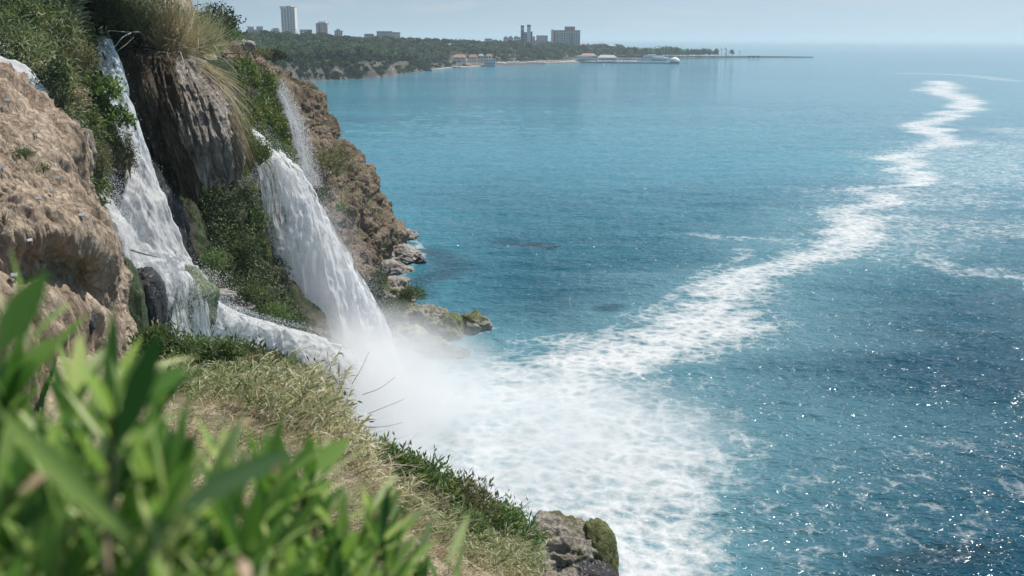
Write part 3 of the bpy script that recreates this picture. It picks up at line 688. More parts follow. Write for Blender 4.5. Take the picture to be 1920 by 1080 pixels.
fall('trickle', 'short white trickle beside the hanging moss above the broad waterfall', [(476, 302, 104), (484, 325, 103.6), (496, 352, 103.2)], [(482, 302, 104), (494, 325, 103.6), (506, 350, 103.2)],
     M['thin'], [.9, .9, .6], 40, 10, .2, .1, drops=250, dsize=(.03, .07), seed=10, edge=(.4, .4))

fall('veil', 'thin white veil of water sliding over the moss covered mound', [(300, 512, 66.3), (308, 560, 66.2), (322, 640, 66.2)], [(352, 512, 67.3), (388, 556, 67.1), (399, 630, 67)],
     M['thin'], [.75, .4, .3, .55, .9], 70, 50, .9, .25, drops=1500, dsize=(.03, .08), seed=12, edge=(.2, .1), cat='water')

# ------------------------------------------------------------------ tufa, mounds, shore rocks
def column(name, label, path, rad, mat, seed, moss=.1, n=200, m=150, amp=.40, cat='rock'):
    p = crom(W([path])[0], n); r = np.interp(np.linspace(0, 1, n), np.linspace(0, 1, len(rad)), rad)
    t = np.linspace(0, 1, n); r = r*np.sqrt(np.clip(np.minimum(t/.06, (1-t)/.05), .02, 1))
    th = np.linspace(0, 2*np.pi, m, endpoint=False)
    V = p[:, None]+r[:, None, None]*np.stack([np.cos(th), np.sin(th), 0*th], -1)[None]
    nn = np.broadcast_to(np.stack([np.cos(th), np.sin(th), 0*th], -1)[None], V.shape).reshape(-1, 3)
    c = V.reshape(-1, 3)
    sl_ = np.concatenate([[0], np.cumsum(np.linalg.norm(np.diff(p, axis=0), axis=1))]); R0 = float(np.mean(rad))
    loc = np.stack([np.tile(np.cos(th)*R0, n), np.tile(np.sin(th)*R0, n), np.repeat(sl_, m)], -1)+seed*5.3
    d = amp*1.1*fbm(loc, (1.2, 1.2, .10), 3, seed, True)+amp*1.0*fbm(loc, (3, 3, .2), 4, seed+3, True)+amp*.7*fbm(loc, (7, 7, .8), 3, seed+6, True)
    c = c+nn*(d*np.repeat(np.clip(r, .1, 1.2), m))[:, None]
    c[:, 2] -= (np.repeat(t, m)**6)*np.abs(fbm(c, (3, 3, 0), 2, seed+9))*1.2
    o = mesh(name, c, grid_faces(n, m, True)[:, ::-1], mat, None, True, {'moss': moss+.3*fbm(c, .5, 3, seed)})
    return tag(o, label, cat)
column('tufa_column', 'dark brown tufa column right beside the shaded waterfall', [(226, 82, 81), (240, 140, 79.5), (256, 225, 78.5), (272, 320, 78.5)], [.7, .85, .8, .35], M['tufad'], 11, .3)
column('tufa_column', 'dark tufa column with a pale top, second from the shaded waterfall', [(246, 82, 81), (262, 150, 79), (280, 225, 78.2), (290, 265, 78.4)], [.8, .95, .8, .3], M['tufad'], 12, .1)
column('tufa_column', 'mossy dark tufa column in the deepest shadow of the group', [(273, 86, 81.5), (288, 170, 79.6), (310, 260, 78.8), (332, 360, 78.8)], [.9, 1.0, .9, .35], M['tufad'], 18, .45)
column('tufa_column', 'golden brown tufa column left of the grey columns', [(293, 94, 80.5), (310, 170, 78.6), (340, 260, 77.8), (364, 368, 77.8)], [.8, 1.0, 1.0, .4], M['tufad'], 16, .0)
column('tufa_column', 'grey tufa column joining the brown columns to the pale ones', [(310, 96, 82), (338, 170, 79.6), (364, 260, 78.2), (386, 340, 78.2)], [.9, 1.15, 1.15, .5], M['tufa'], 19, .05)
column('tufa_column', 'largest pale grey tufa column with a ragged lower end', [(336, 102, 83), (362, 175, 80.3), (392, 258, 78.8), (418, 338, 78.8)], [1.1, 1.4, 1.5, .7], M['tufa'], 13, .0)
column('tufa_column', 'pale grey tufa column under the hanging dry grass', [(358, 118, 85), (388, 190, 82), (414, 262, 80.3), (434, 328, 80)], [1.0, 1.3, 1.25, .6], M['tufa'], 14, .05)
column('tufa_column', 'thin dark tufa drip between the two brown columns', [(258, 100, 79), (276, 170, 77.4), (291, 218, 77.2)], [.4, .45, .2], M['tufad'], 15, .1)
column('tufa_column', 'flaking grey tufa drip beside the clay bluff above the burst of water', [(152, 240, 62.5), (160, 285, 61.8), (168, 318, 61.6)], [.4, .45, .2], M['tufa'], 17, .05)

def zrock(name, label, px, py, rad, mat, seed, z=None, **kw):
    c = Zp(px, py, rad[2]*.15 if z is None else z)
    return rock(name, label, c, rad, mat, seed, **kw)
zrock('shore_rock', 'pale flat rock at the foot of the headland, farthest out by the open water', 752, 443, (2.9, 3.2, 1.3), M['pale'], 21, moss=-.3, flat=1)
zrock('shore_rock', 'large pale creased rock in the middle of the pile under the headland', 738, 484, (4.2, 4.2, 2.3), M['pale'], 22, sub=5, moss=-.3)
zrock('shore_rock', 'blocky pale rock below the large creased rock under the headland', 724, 508, (2.9, 3.0, 1.6), M['pale'], 23, moss=-.2)
zrock('shore_rock', 'small black rock standing in the water off the large creased rock', 788, 492, (.9, .9, .9), M['wet'], 24, sub=3)
zrock('shore_rock', 'small tan rock at the waterline below the large creased rock', 761, 508, (1.5, 1.3, .7), M['bank'], 25, sub=3)
zrock('shore_rock', 'flat tan slab awash above the grey boulder', 752, 526, (1.4, 1.2, .5), M['bank'], 26, sub=3)
zrock('shore_rock', 'grey boulder beside the round green bushes at the water', 738, 545, (2.2, 2.2, 1.9), M['pale'], 27, moss=-.2)
zrock('shore_rock', 'dark cleft rock at the headland foot left of the pale rocks', 704, 525, (2.4, 3.0, 2.6), M['wet'], 28)
zrock('shore_rock', 'tiny rounded dark knob on top of the farthest pale rock', 756, 430, (.45, .45, .6), M['wet'], 29, sub=2, z=2.3)
zrock('shore_rock', 'small rubble rock left of the blocky pale rock', 706, 506, (1.5, 1.6, 1.3), M['pale'], 30, sub=3)
zrock('shore_rock', 'mossy boulder forming the ridge of the low spit', 812, 612, (2.3, 2.6, 2.6), M['pale'], 31, moss=.25)
zrock('shore_rock', 'yellow green wedge of rock on the spit next to its outermost rock', 845, 622, (2.0, 2.8, 2.1), M['pale'], 32, moss=.5)
zrock('shore_rock', 'outermost rounded mossy rock at the end of the spit', 884, 614, (2.3, 2.2, 1.9), M['pale'], 33, moss=.35)
zrock('shore_rock', 'tan rock of the spit nearest the broad waterfall', 765, 640, (2.6, 2.6, 1.9), M['bank'], 34, moss=.25)
zrock('shore_rock', 'low mossy rock in the haze of spray on the near side of the spit', 800, 655, (3.0, 2.2, 1.3), M['bank'], 35, moss=.5)
zrock('shore_rock', 'dark wet rock half hidden by spray below the spit', 752, 672, (1.6, 1.5, 1.5), M['wet'], 36)
zrock('shore_rock', 'low dark green rock fading into the mist under the spit', 838, 665, (2.6, 1.7, .8), M['moss'], 37, moss=.5)
zrock('shore_rock', 'broad base rock under the bushes of the spit', 752, 605, (3.6, 4.2, 2.2), M['pale'], 38, moss=.3)
zrock('shore_rock', 'pale knobbly rock between the bushes of the spit', 745, 570, (2.6, 2.6, 1.9), M['pale'], 52, moss=.15)
zrock('shore_rock', 'pale pitted rock at the upper end of the spit under the round bush', 718, 566, (2.8, 2.8, 2.0), M['pale'], 53, moss=.2)
zrock('shore_rock', 'creased tan rock in the middle of the spit ridge', 788, 612, (2.4, 2.4, 2.2), M['bank'], 54, moss=.2)
zrock('shore_rock', 'pale low rock on the open water side of the bushes', 800, 590, (2.4, 1.9, 1.3), M['pale'], 39, moss=.1)
rock('mound', 'moss covered mound parting the white cascade', P(346, 572, 69.5), (2.1, 1.8, 2.5), M['mossg'], 41, moss=.75, rid=.12, rot=.4, cat='rock')
rock('boulder', 'smooth black wet boulder at the foot of the clay bluff', P(276, 572, 60), (1.3, 1.5, 2.5), M['wet'], 42, rid=.1, rot=.3)
rock('boulder', 'green slimed strip of rock between the clay bluff and the black boulder', P(244, 585, 57), (.8, 1.2, 2.6), M['wet'], 43, moss=.65, rid=.15)
rock('boulder', 'dark lump showing through the broad waterfall near its lip', P(520, 402, 104.0), (1.8, 1.6, 2.0), M['wet'], 44, moss=.25, rid=.15)
rock('boulder', 'pale broken rock on the right bank of the white cascade', P(410, 556, 78), (1.1, 1.0, .6), M['pale'], 45)
rock('boulder', 'long pale rock below the broken rock beside the cascade', P(440, 578, 81), (1.2, 1.2, .4), M['pale'], 46, sub=3)
rock('boulder', 'dark boulder in the hollow under the clay bluff', P(150, 605, 41.5), (.55, .6, .5), M['wet'], 47, sub=3)
rock('shore_rock', 'big flat grey brown rock jutting out below the near bank', P(1040, 1062, 58), (3.3, 3.2, 2.7), M['brown'], 48, sub=5, moss=.12, rid=.22)
rock('shore_rock', 'mossy pointed rock leaning on the big flat rock below the bank', P(1116, 1056, 58.5), (1.4, 1.8, 2.4), M['brown'], 49, moss=.55, rid=.2)
rock('shore_rock', 'black wet undercut rock in front of the big flat rock', P(1055, 1095, 56), (3.0, 1.6, 1.6), M['wet'], 50, rid=.2)
rock('boulder', 'grey stone on the grassy top of the headland', P(452, 86, 165), (1.9, 1.6, 1.0), M['pale'], 51, sub=3)

# ------------------------------------------------------------------ foliage builders
def rdir(g, n): return unit(g.normal(size=(n, 3)))
def leaves(c, d, Ln, Wd, g, nrm=None):
    "diamond leaves from points c along unit d"
    n = len(c); Ln = np.broadcast_to(Ln, (n,))[:, None]; Wd = np.broadcast_to(Wd, (n,))[:, None]
    s = unit(np.cross(d, rdir(g, n) if nrm is None else nrm)); b = np.cross(d, s)
    V = np.stack([c, c+d*Ln*.45+s*Wd*.5+b*Ln*.06, c+d*Ln, c+d*Ln*.45-s*Wd*.5+b*Ln*.06], 1)
    return V.reshape(-1, 3), np.arange(n*4).reshape(n, 4)
def blades(c, d, Ln, Wd, droop, g, seg=3, side=None):
    "long strips from c along d, bending down"
    n = len(c); Ln = np.broadcast_to(Ln, (n,)); Wd = np.broadcast_to(Wd, (n,)); droop = np.broadcast_to(droop, (n,))
    t = np.linspace(0, 1, seg+1)
    ctr = c[:, None]+d[:, None]*(t[None]*Ln[:, None])[..., None]
    ctr[..., 2] -= droop[:, None]*Ln[:, None]*t[None]**2
    s = unit(np.cross(d, rdir(g, n)) if side is None else side)
    w = Wd[:, None]*np.interp(t, [0, .35, 1], [.55, 1, .06])[None]*.5
    V = np.stack([ctr+s[:, None]*w[..., None], ctr-s[:, None]*w[..., None]], 2)     # n, seg+1, 2, 3
    k = (seg+1)*2; b = (np.arange(n)*k)[:, None]
    Fq = np.concatenate([b+np.array([[2*i, 2*i+1, 2*i+3, 2*i+2]]) for i in range(seg)], 1).reshape(-1, 4)
    return V.reshape(-1, 3), Fq
def rep(v, k): return np.repeat(np.asarray(v), k)
def join(parts):
    Vs, Fs, n, at = [], [], 0, []
    for V, Fq, a in parts:
        Vs.append(V); Fs.append(Fq+n); at.append(a); n += len(V)
    return np.concatenate(Vs), np.concatenate(Fs), np.concatenate(at)

def crown_geo(rad, g, clumps=16, per=16, leaf=1.2, shape='round'):
    d = rdir(g, clumps); d[:, 2] = np.abs(d[:, 2])*.9-.15 if shape != 'tall' else d[:, 2]
    k = g.uniform(.55, .95, clumps)[:, None]
    cc = d*k*np.array(rad); cr = np.mean(rad)*g.uniform(.28, .46, clumps)
    V, Fq, at = [], [], []; n = 0
    c = np.repeat(cc, per, 0)+rdir(g, clumps*per)*(np.repeat(cr, per)*g.uniform(.5, 1, clumps*per)**.5)[:, None]*(np.array(rad)/np.mean(rad))
    dd = unit(rdir(g, len(c))+.5*unit(c))
    V, Fq = leaves(c, dd, leaf*g.uniform(.7, 1.3, len(c)), leaf*.8, g)
    r = np.clip(.45+.35*g.normal(size=clumps)*.6, 0, 1); r = np.clip(np.repeat(r, per)+.12*g.normal(size=len(c)), 0, 1)
    return V, Fq, rep(r, 4)
def tree_proto(name, label, kind, seed, group):
    g = np.random.default_rng(seed)
    t = thing(name, label, 'tree', (0, -500, -30), group)
    if kind == 'umbrella': rad, h = (5.2, 5.2, 2.2), 9.5
    elif kind == 'round': rad, h = (4.4, 4.4, 4.0), 6.8
    elif kind == 'light': rad, h = (4.6, 4.6, 4.6), 6.6
    elif kind == 'tall': rad, h = (1.7, 1.7, 6.0), 6.6
    else: rad, h = (2.6, 2.6, 4.6), 7.0
    V, Fq, at = crown_geo(rad, g, 26 if kind != 'tall' else 22, 16, 1.25 if kind != 'tall' else .9, kind)
    V[:, 2] += h
    mesh('crown', V, Fq, M['crownl'] if kind == 'light' else M['crown'], t, False, {'rnd': at})
    m = MB().tube([(0, 0, -1), (.15, .1, h*.5), (.1, -.1, h+rad[2]*.3)], [.34, .24, .1])
    for a in range(4):
        q = a*1.6+seed; m.tube([(.1, 0, h*.62), (math.cos(q)*rad[0]*.3, math.sin(q)*rad[1]*.3, h*.85), (math.cos(q)*rad[0]*.6, math.sin(q)*rad[1]*.6, h+.2*rad[2])], [.16, .11, .05], 5)
    m.obj('trunk', M['wood'], t)
    return t
def shrub(name, label, c, rad, mat, seed, n=900, leaf=.22, wid=.45, clumps=14, group=None, cat='shrub', upb=.4, twig=True):
    "bush of leafy clumps on forking twigs"
    g = np.random.default_rng(seed)
    t = thing(name, label, cat, c, group)
    d = rdir(g, clumps); d[:, 2] = np.abs(d[:, 2])*1.1-.12
    cc = d*g.uniform(.45, .92, clumps)[:, None]*np.array(rad); cc[:, 2] += rad[2]*.25
    per = n//clumps; k = clumps*per
    p = np.repeat(cc, per, 0)+g.normal(size=(k, 3))*np.array(rad)*.22
    dd = unit(rdir(g, k)+unit(p)*.5+[0, 0, upb])
    V, Fq = leaves(p, dd, leaf*g.uniform(.6, 1.35, k), leaf*wid, g)
    r = np.clip(np.repeat(g.uniform(.15, .75, clumps), per)+.2*g.normal(size=k), 0, 1)
    mesh('foliage', V, Fq, mat, t, False, {'rnd': rep(r, 4)})
    if twig:
        m = MB()
        for q in cc[:8]: m.tube([(0, 0, -.3*rad[2]), q*.45+[0, 0, .05], q*1.05], [.035*rad[0]+.012, .02*rad[0]+.008, .006], 5)
        m.obj('branches', M['wood'], t)
    return t

# ------------------------------------------------------------------ far shore
SH = [  # px, py of the waterline, cliff height, plateau height, inland direction, depth factor
    (380, 178, 20, 36, (-.8, .6), 1), (480, 167, 20, 37, (-.8, .6), 1), (560, 156, 20, 38, (-.8, .6), 1), (605, 151, 19, 38, (-.8, .6), 1), (650, 148.5, 18.5, 38, (-.8, .6), 1),
    (700, 146, 17, 37, (-.78, .62), 1), (755, 138.5, 14, 35, (-.75, .66), 1), (798, 133.5, 10, 33, (-.7, .7), 1), (812, 131.5, 6, 32, (-.65, .75), 1), (850, 126.5, 5.5, 30, (-.6, .8), 1), (905, 124, 4.5, 28, (-.5, .85), 1),
    (960, 122.3, 3.2, 25, (-.4, .9), 1), (1020, 120, 3, 23, (-.3, .95), 1), (1085, 117, 3, 20, (-.2, 1), .9), (1150, 113, 3, 15, (-.1, 1), .7), (1205, 111, 2.6, 10, (0, 1), .5),
    (1260, 109.5, 2.4, 5, (0, 1), .3), (1330, 108.5, 2.2, 3.5, (0, 1), .18), (1390, 107.6, 2, 2.6, (.1, 1), .13), (1450, 107.2, 1.2, 1.5, (.1, 1), .09), (1525, 107.6, .4, .5, (.1, 1), .05)]
def far_shore():
    D = np.array([-14, 0, 7, 20, 50, 120, 260, 520, 900.])
    rows = []
    for k in range(9):
        row = []
        for px, py, hc, hp, dr, f in SH:
            b = Zp(px, py); d = unit(np.array([*dr, 0.]))
            zc = [-3, .3, .42*hc, hc, hc+1, hc+(hp-hc)*.45, hp, hp+2, hp+3][k]
            if f < .4 and k >= 7: zc = 1 if k == 7 else -3
            dist = D[k]*(f if k > 3 else min(1, f*2)) if k > 0 else D[0]
            if hc < 8 and 1 < k < 5: dist *= 1.7 if f > .3 else 1
            q = b+d*dist; q[2] = zc; row.append(q)
        rows.append(row)
    G, Nn = patch('far_shore', np.array(rows), 130, 420, M['shore'], (), None, world=True)
    return np.array(rows)
FS = far_shore()
for o in list(COL.objects):
    if o.name == 'far_shore':                       # roughen the cliff part only
        me = o.data; n = len(me.vertices); co = np.empty(n*3, np.float32); me.vertices.foreach_get('co', co); co = co.reshape(-1, 3).astype(float)
        z = co[:, 2]; px, py = proj(co)
        k = np.clip((z-.5)/6, 0, 1)*np.clip((920-px)/120, .06, 1)
        co += (np.array([.55, -.7, .25])[None])*(3.6*fbm(co, (.05, .05, .05), 5, 71, True)*k)[:, None]
        me.vertices.foreach_set('co', co.astype(np.float32).ravel())
        beach = (px > 790)
        me.attributes['moss'].data.foreach_set('value', np.where(z < 4, -.1, np.where(z < 15, .3, .85)).astype(np.float32)+.0*z.astype(np.float32))
        me.update()
FSG = crom(crom(FS, 60).transpose(1, 0, 2), 300).transpose(1, 0, 2)
def sky_y(px): return np.interp(px, [380, 440, 470, 500, 560, 610, 650, 690, 720, 750, 790, 850, 910, 960, 1010, 1050, 1100, 1150, 1200, 1240, 1300, 1390], [56, 60, 60, 58, 60, 62, 68, 71, 61, 66, 69, 73, 78, 74, 84, 79, 85, 79, 85, 85, 89, 94])
GRP = 'trees on the far shore'
tp = []
for k, (kind, lab) in enumerate([('round', 'dark green round pine among the trees along the far shore'), ('round', 'dark green full crowned pine in the wood along the far shore'), ('umbrella', 'dark flat topped pine in the wood along the far shore'),
                                 ('light', 'pale green broad tree among the dark pines of the far shore'), ('tall', 'slim dark cypress standing among the pines of the far shore'), ('oval', 'dark upright tree with an oval crown on the far shore')]):
    tp.append((kind, tree_proto('pine_tree' if kind in ('round', 'umbrella') else 'cypress_tree' if kind == 'tall' else 'tree', lab, kind, 300+k, GRP)))
HT = {'round': 11.0, 'umbrella': 11.8, 'light': 11.4, 'tall': 12.8, 'oval': 11.8}
g = np.random.default_rng(5)
cand = []
for _ in range(14000):
    u = g.random(); v = g.random()**1.8
    i = 3.05/8+(1-3.05/8)*v*.97
    ii = min(int(i*59), 59); jj = int(u*299)
    p = FSG[ii, jj]
    if p[2] < 2: continue
    px, py = proj(p)
    if not 396 < px < 1345 or p[1] > 2700: continue
    if px > 1170 and ii > 40: continue
    if 805 < px < 1200 and p[2] < 3.6: continue
    if 842 < px < 930 and p[1] < 1640: continue
    kind = g.choice(6, p=[.3, .24, .2, .12, .05, .09])
    if px > 1180: kind = g.choice([0, 1, 5, 3])
    s = g.uniform(.75, 1.3)*(.82 if px > 1250 else 1)
    for _t in range(3):
        top = proj(p+[0, 0, HT[tp[kind][0]]*s])[1]
        if top >= sky_y(px)-1.5-3.0*(g.random() < .12): break
        s *= .82
    if top < sky_y(px)-4.5 or s < .5: continue
    cand.append((p, kind, s, px, py))
keep = []; cell = {}
for c in cand:                                       # spacing on the ground
    key = (int(c[0][0]//5.), int(c[0][1]//6.5))
    if key in cell: continue
    cell[key] = 1; keep.append(c)
keep.sort(key=lambda c: c[0][1]/c[2])
# front ranks are single trees, the rest is the wood behind
near = keep[::max(1, len(keep)//560)][:286] if False else None
g.shuffle(keep)
print('kept', len(keep))
keep = keep[:2200]
keep.sort(key=lambda c: (c[0][1]+abs(c[0][2])*6)/c[2])
first = [True]*6; wood = {'crown': [], 'crownl': []}
for n_, (p, kind, s, px, py) in enumerate(keep):
    z = g.uniform(0, 6.28)
    if n_ < 255:
        if first[kind]:
            o = tp[kind][1]; first[kind] = False; o.location = tuple(p-[0, 0, .5]); o.scale = (s, s, s); o.rotation_euler = (0, 0, z)
        else: dup(tp[kind][1], p-[0, 0, .5], rz=z, sc=s)
    else:
        me = tp[kind][1].children[0].data if tp[kind][1].children[0].name.startswith('crown') else tp[kind][1].children[1].data
        co = np.empty(len(me.vertices)*3, np.float32); me.vertices.foreach_get('co', co); co = co.reshape(-1, 4, 3)[::2]
        at = np.empty(len(me.vertices), np.float32); me.attributes['rnd'].data.foreach_get('value', at); at = at.reshape(-1, 4)[::2]
        c_ = (co-co.mean(1, keepdims=True))*1.35+co.mean(1, keepdims=True)
        c_ = c_.reshape(-1, 3)*s
        q = np.stack([c_[:, 0]*math.cos(z)-c_[:, 1]*math.sin(z), c_[:, 0]*math.sin(z)+c_[:, 1]*math.cos(z), c_[:, 2]], -1)+p
        wood['crownl' if tp[kind][0] == 'light' else 'crown'].append((q, np.arange(len(q)).reshape(-1, 4), np.clip(at.ravel()+g.normal()*.2, 0, 1)))
print('trees', len(keep))
for k, l in wood.items():
    if l:
        V, Fq, at = join(l); o = mesh('wood', V, Fq, M[k], None, False, {'rnd': at}); tag(o, 'mass of dark trees on the slope of the far shore' if k == 'crown' else 'paler trees mixed into the wood of the far shore', None, None, 'stuff')
# bushes on the far cliff
bp = shrub('cliff_shrub', 'dark green bush growing on the rocky far cliff above the water', (0, -500, -30), (4.2, 4.2, 3.2), M['leafd'], 61, 420, 1.2, .8, 14, 'bushes on the far cliff', twig=True)
bp2 = shrub('cliff_shrub', 'fresh green bush on the rocky far cliff above the water', (0, -500, -30), (3.8, 3.8, 2.6), M['leaf'], 62, 420, 1.1, .8, 14, 'bushes on the far cliff', twig=True)
ff = [True, True]
n_ = 0
while n_ < 240:
    i = int(g.uniform(1.4, 3.5)/8*59); j = int(g.random()*299); p = FSG[i, j]; px, py = proj(p)
    if not 490 < px < 905 or (px > 800 and g.random() < .5): continue
    if 842 < px and p[1] < 1640 and g.random() < .8: continue
    if vnoise(np.array([[px*.02, py*.06, 3.]]))[0] < -.75: continue
    w = 1 if vnoise(np.array([[px*.012, py*.03, 9.]]))[0] > .1 and g.random() < .75 else 0
    s = g.uniform(.45, 1.1)*(1 if px < 800 else .75); loc = p+[1.2, -1.5, .2]; z = g.uniform(0, 6)
    if ff[w]: o = (bp, bp2)[w]; ff[w] = False; o.location = tuple(loc); o.scale = (s, s, s)
    else: dup((bp, bp2)[w], loc, rz=z, sc=s)
    n_ += 1

# ------------------------------------------------------------------ buildings on the far shore
M['white'] = plain('white_wall', (.84, .84, .82), .8, .05, .05)
M['grey'] = plain('grey_wall', (.6, .62, .64), .8, .06, .05)
M['dgrey'] = plain('slate_wall', (.16, .19, .22), .7, .06, .05)
M['redw'] = plain('red_wall', (.5, .19, .17), .8, .08, .05)
M['pink'] = plain('pink_wall', (.7, .5, .46), .8, .06, .05)
M['rooft'] = plain('roof_tiles', (.50, .27, .18), .85, .15, .3)
M['roofg'] = plain('grey_roof', (.46, .45, .44), .8, .1, .1)
M['glass'] = plain('window_glass', (.08, .105, .13), .2, .1, .1)
M['blueg'] = plain('blue_glass', (.10, .22, .36), .25, .1, .1)
M['conc'] = plain('concrete', (.20, .20, .20), .85, .15, .2)
M['canvas'] = plain('canvas', (.80, .80, .78), .8, .04, .5)
def bldg(name, label, px0, px1, pytop, pybase, Y, depth=.7, wall='white', floors=6, cols=5, parts=None, win=(.5, .5), roofslab=True, cat='building', windows=True, side=True):
    a = P(px0, pytop, Y); b = P(px1, pytop, Y); base = P(px0, pybase, Y)[2]
    w = b[0]-a[0]; h = a[2]-base; dp = w*depth
    t = thing(name, label, cat, ((a[0]+b[0])/2, Y+dp/2, base))
    MB().box(-w/2, w/2, -dp/2, dp/2, -8, h).obj('wall', M[wall], t)
    if roofslab: MB().box(-w/2-.35, w/2+.35, -dp/2-.35, dp/2+.35, h+.003, h+.7).obj('roof', M['roofg'], t)
    if windows:
        fh = h/floors; cw = w/cols; proto = None; cnt = 0
        for f in range(floors):
            for c in range(cols):
                if cnt >= 100: break
                x = -w/2+(c+.5)*cw; z = (f+.55)*fh
                if proto is None:
                    proto = MB().box(-cw*win[0]/2, cw*win[0]/2, -.12, .12, -fh*win[1]/2, fh*win[1]/2).obj('window', M['glass'], t); o = proto
                else: o = proto.copy(); COL.objects.link(o)
                o.location = (x, -dp/2, z); cnt += 1
        if side:
            sc_ = max(2, int(cols*depth)); sw = dp/sc_; proto = None
            for f in range(floors):
                for c in range(sc_):
                    if cnt >= 100: break
                    if proto is None:
                        proto = MB().box(-.12, .12, -sw*win[0]/2, sw*win[0]/2, -fh*win[1]/2, fh*win[1]/2).obj('window', M['glass'], t); o = proto
                    else: o = proto.copy(); COL.objects.link(o)
                    o.location = (w/2, -dp/2+(c+.5)*sw, (f+.55)*fh); cnt += 1
    if parts: parts(t, w, dp, h)
    return t
def tower_parts(t, w, d, h):
    MB().box(-w/2-1.6, -w*.1, -d/2-.8, d/2, h-3.4, h+1.2).box(-w*.1, w*.28, -d/2-.6, d/2, h-.4, h+2.2).obj('penthouse', M['white'], t)
    fh = h/17
    pr = None
    for f in range(16):
        if pr is None: pr = MB().box(0, w*.42, -1.3, 0, -.5, .55).obj('balcony', M['white'], t); o = pr
        else: o = pr.copy(); COL.objects.link(o)
        o.location = (w*.1, -d/2-.13, fh*(f+.75))
bldg('tower_block', 'tallest white apartment tower with rows of balconies rising over the far wood', 526, 552, 13, 66, 2050, .8, 'white', 17, 5, tower_parts, (.42, .55))
bldg('apartment_block', 'low white block with two grey roof boxes left of the tallest tower', 461, 493, 56, 72, 1900, .5, 'white', 3, 6, lambda t, w, d, h: [MB().box(-w*.42, -w*.05, -d*.3, d*.3, h+.71, h+6).obj('roof_box', M['grey'], t), MB().box(w*.1, w*.48, -d*.3, d*.3, h+.71, h+6.5).obj('roof_box', M['grey'], t)], (.6, .4))
bldg('apartment_block', 'small white block just left of the foot of the tallest tower', 508, 523, 56, 72, 1950, .6, 'white', 3, 4, lambda t, w, d, h: MB().box(-w*.3, w*.45, -d*.3, d*.3, h+.71, h+3.5).obj('roof_box', M['grey'], t), (.6, .4))
bldg('apartment_block', 'low white block peeking over the trees right of the tallest tower', 562, 583, 56, 74, 2050, .6, 'white', 4, 6, lambda t, w, d, h: MB().box(w*.2, w*.5, -d*.5, d*.3, h-5, h-.5).obj('stair_panel', M['pink'], t), (.5, .5))
bldg('apartment_tower', 'mid height white tower with a red stripe on its face', 592, 614, 44, 80, 1950, .8, 'white', 10, 5, lambda t, w, d, h: [MB().box(-w*.28, -w*.12, -d/2-.35, -d/2, -4, h-.5).obj('red_stripe', M['redw'], t), MB().box(-w*.3, w*.35, -d*.4, d*.3, h+.71, h+3.5).obj('roof_box', M['white'], t), MB().box(w*.3, w*.5, -d/2-1.4, -d/2, 2, h-2).obj('balcony_stack', M['grey'], t)], (.4, .5))
bldg('apartment_block', 'small stepped white block on the skyline right of the red striped tower', 627, 642, 58, 82, 1950, .7, 'white', 6, 4, lambda t, w, d, h: [MB().box(-w*.3, w*.2, -d*.3, d*.3, h+.71, h+3.4).obj('roof_box', M['grey'], t), MB().box(w*.5+.01, w*.9, -d*.4, d*.3, -6, h-9).obj('annex', M['white'], t)], (.5, .5))
bldg('apartment_block', 'grey white block half sunk in the trees at the left of the wooded knoll', 683, 700, 64, 84, 2000, .7, 'grey', 4, 4)
bldg('apartment_block', 'flat roofed block seen over the top of the wooded knoll', 706, 735, 59, 80, 2150, .5, 'grey', 4, 7)
bldg('apartment_block', 'pale block on the right slope of the wooded knoll', 736, 750, 61, 84, 2150, .7, 'white', 5, 4)
bldg('apartment_block', 'white and pink block over the trees behind the far beach', 909, 922, 73, 92, 2050, .7, 'white', 5, 4)
bldg('apartment_block', 'pink sided block touching the white block behind the far beach', 923, 932, 75, 92, 2080, .8, 'pink', 4, 3)
bldg('apartment_block', 'long white block with rooftop pergolas left of the twin slate towers', 944, 962, 71, 92, 2150, .6, 'white', 5, 6, lambda t, w, d, h: MB().box(-w*.4, -w*.1, -d*.3, d*.3, h+.71, h+3).box(w*.1, w*.4, -d*.3, d*.3, h+.71, h+4).obj('roof_box', M['grey'], t))
bldg('apartment_block', 'bluish white block directly left of the twin slate towers', 963, 976, 70, 92, 2200, .7, 'white', 5, 4, lambda t, w, d, h: MB().box(-w*.3, w*.1, -d*.3, d*.3, h+.71, h+3).obj('roof_box', M['grey'], t))
def twin(t, w, d, h):
    for x0, x1, top in ((-.5, -.22, .0), (.05, .36, 1.2)):
        MB().box(w*x0, w*x1, -d/2-1.5, d/2, -8, h+9+top).obj('shaft', M['white'] if x0 > 0 else M['grey'], t)
        MB().box(w*x0-.1, w*x1+.1, -d/2-1.6, d/2+.1, h+9.01+top, h+12.5+top).obj('cap', M['dgrey'], t)
    MB().box(-w*.46, -w*.23, -d/2-1.8, -d/2-1.5, -8, h+3).obj('slate_panel', M['dgrey'], t)
    MB().box(w*.37, w*.52, -d*.45, d*.4, -8, h+1).obj('rear_wing', M['dgrey'], t)
    for f in range(6): MB().box(-w*.22, w*.05, -d/2-.7, -d/2, f*h/6+h*.06, f*h/6+h*.115).obj('parapet', M['white'], t)
bldg('twin_tower', 'slate and white building with two tall lift shafts above the trees', 976.5, 998, 60, 90, 2000, .8, 'dgrey', 5, 2, twin, windows=False, roofslab=False)
bldg('apartment_block', 'narrow grey block showing just right of the twin slate towers', 998.5, 1003, 69, 88, 2250, 1, 'grey', 6, 1)
bldg('apartment_block', 'square white block between the slate towers and the wide hotel', 1006, 1027, 67, 90, 2150, .8, 'white', 7, 8, None, (.5, .6))
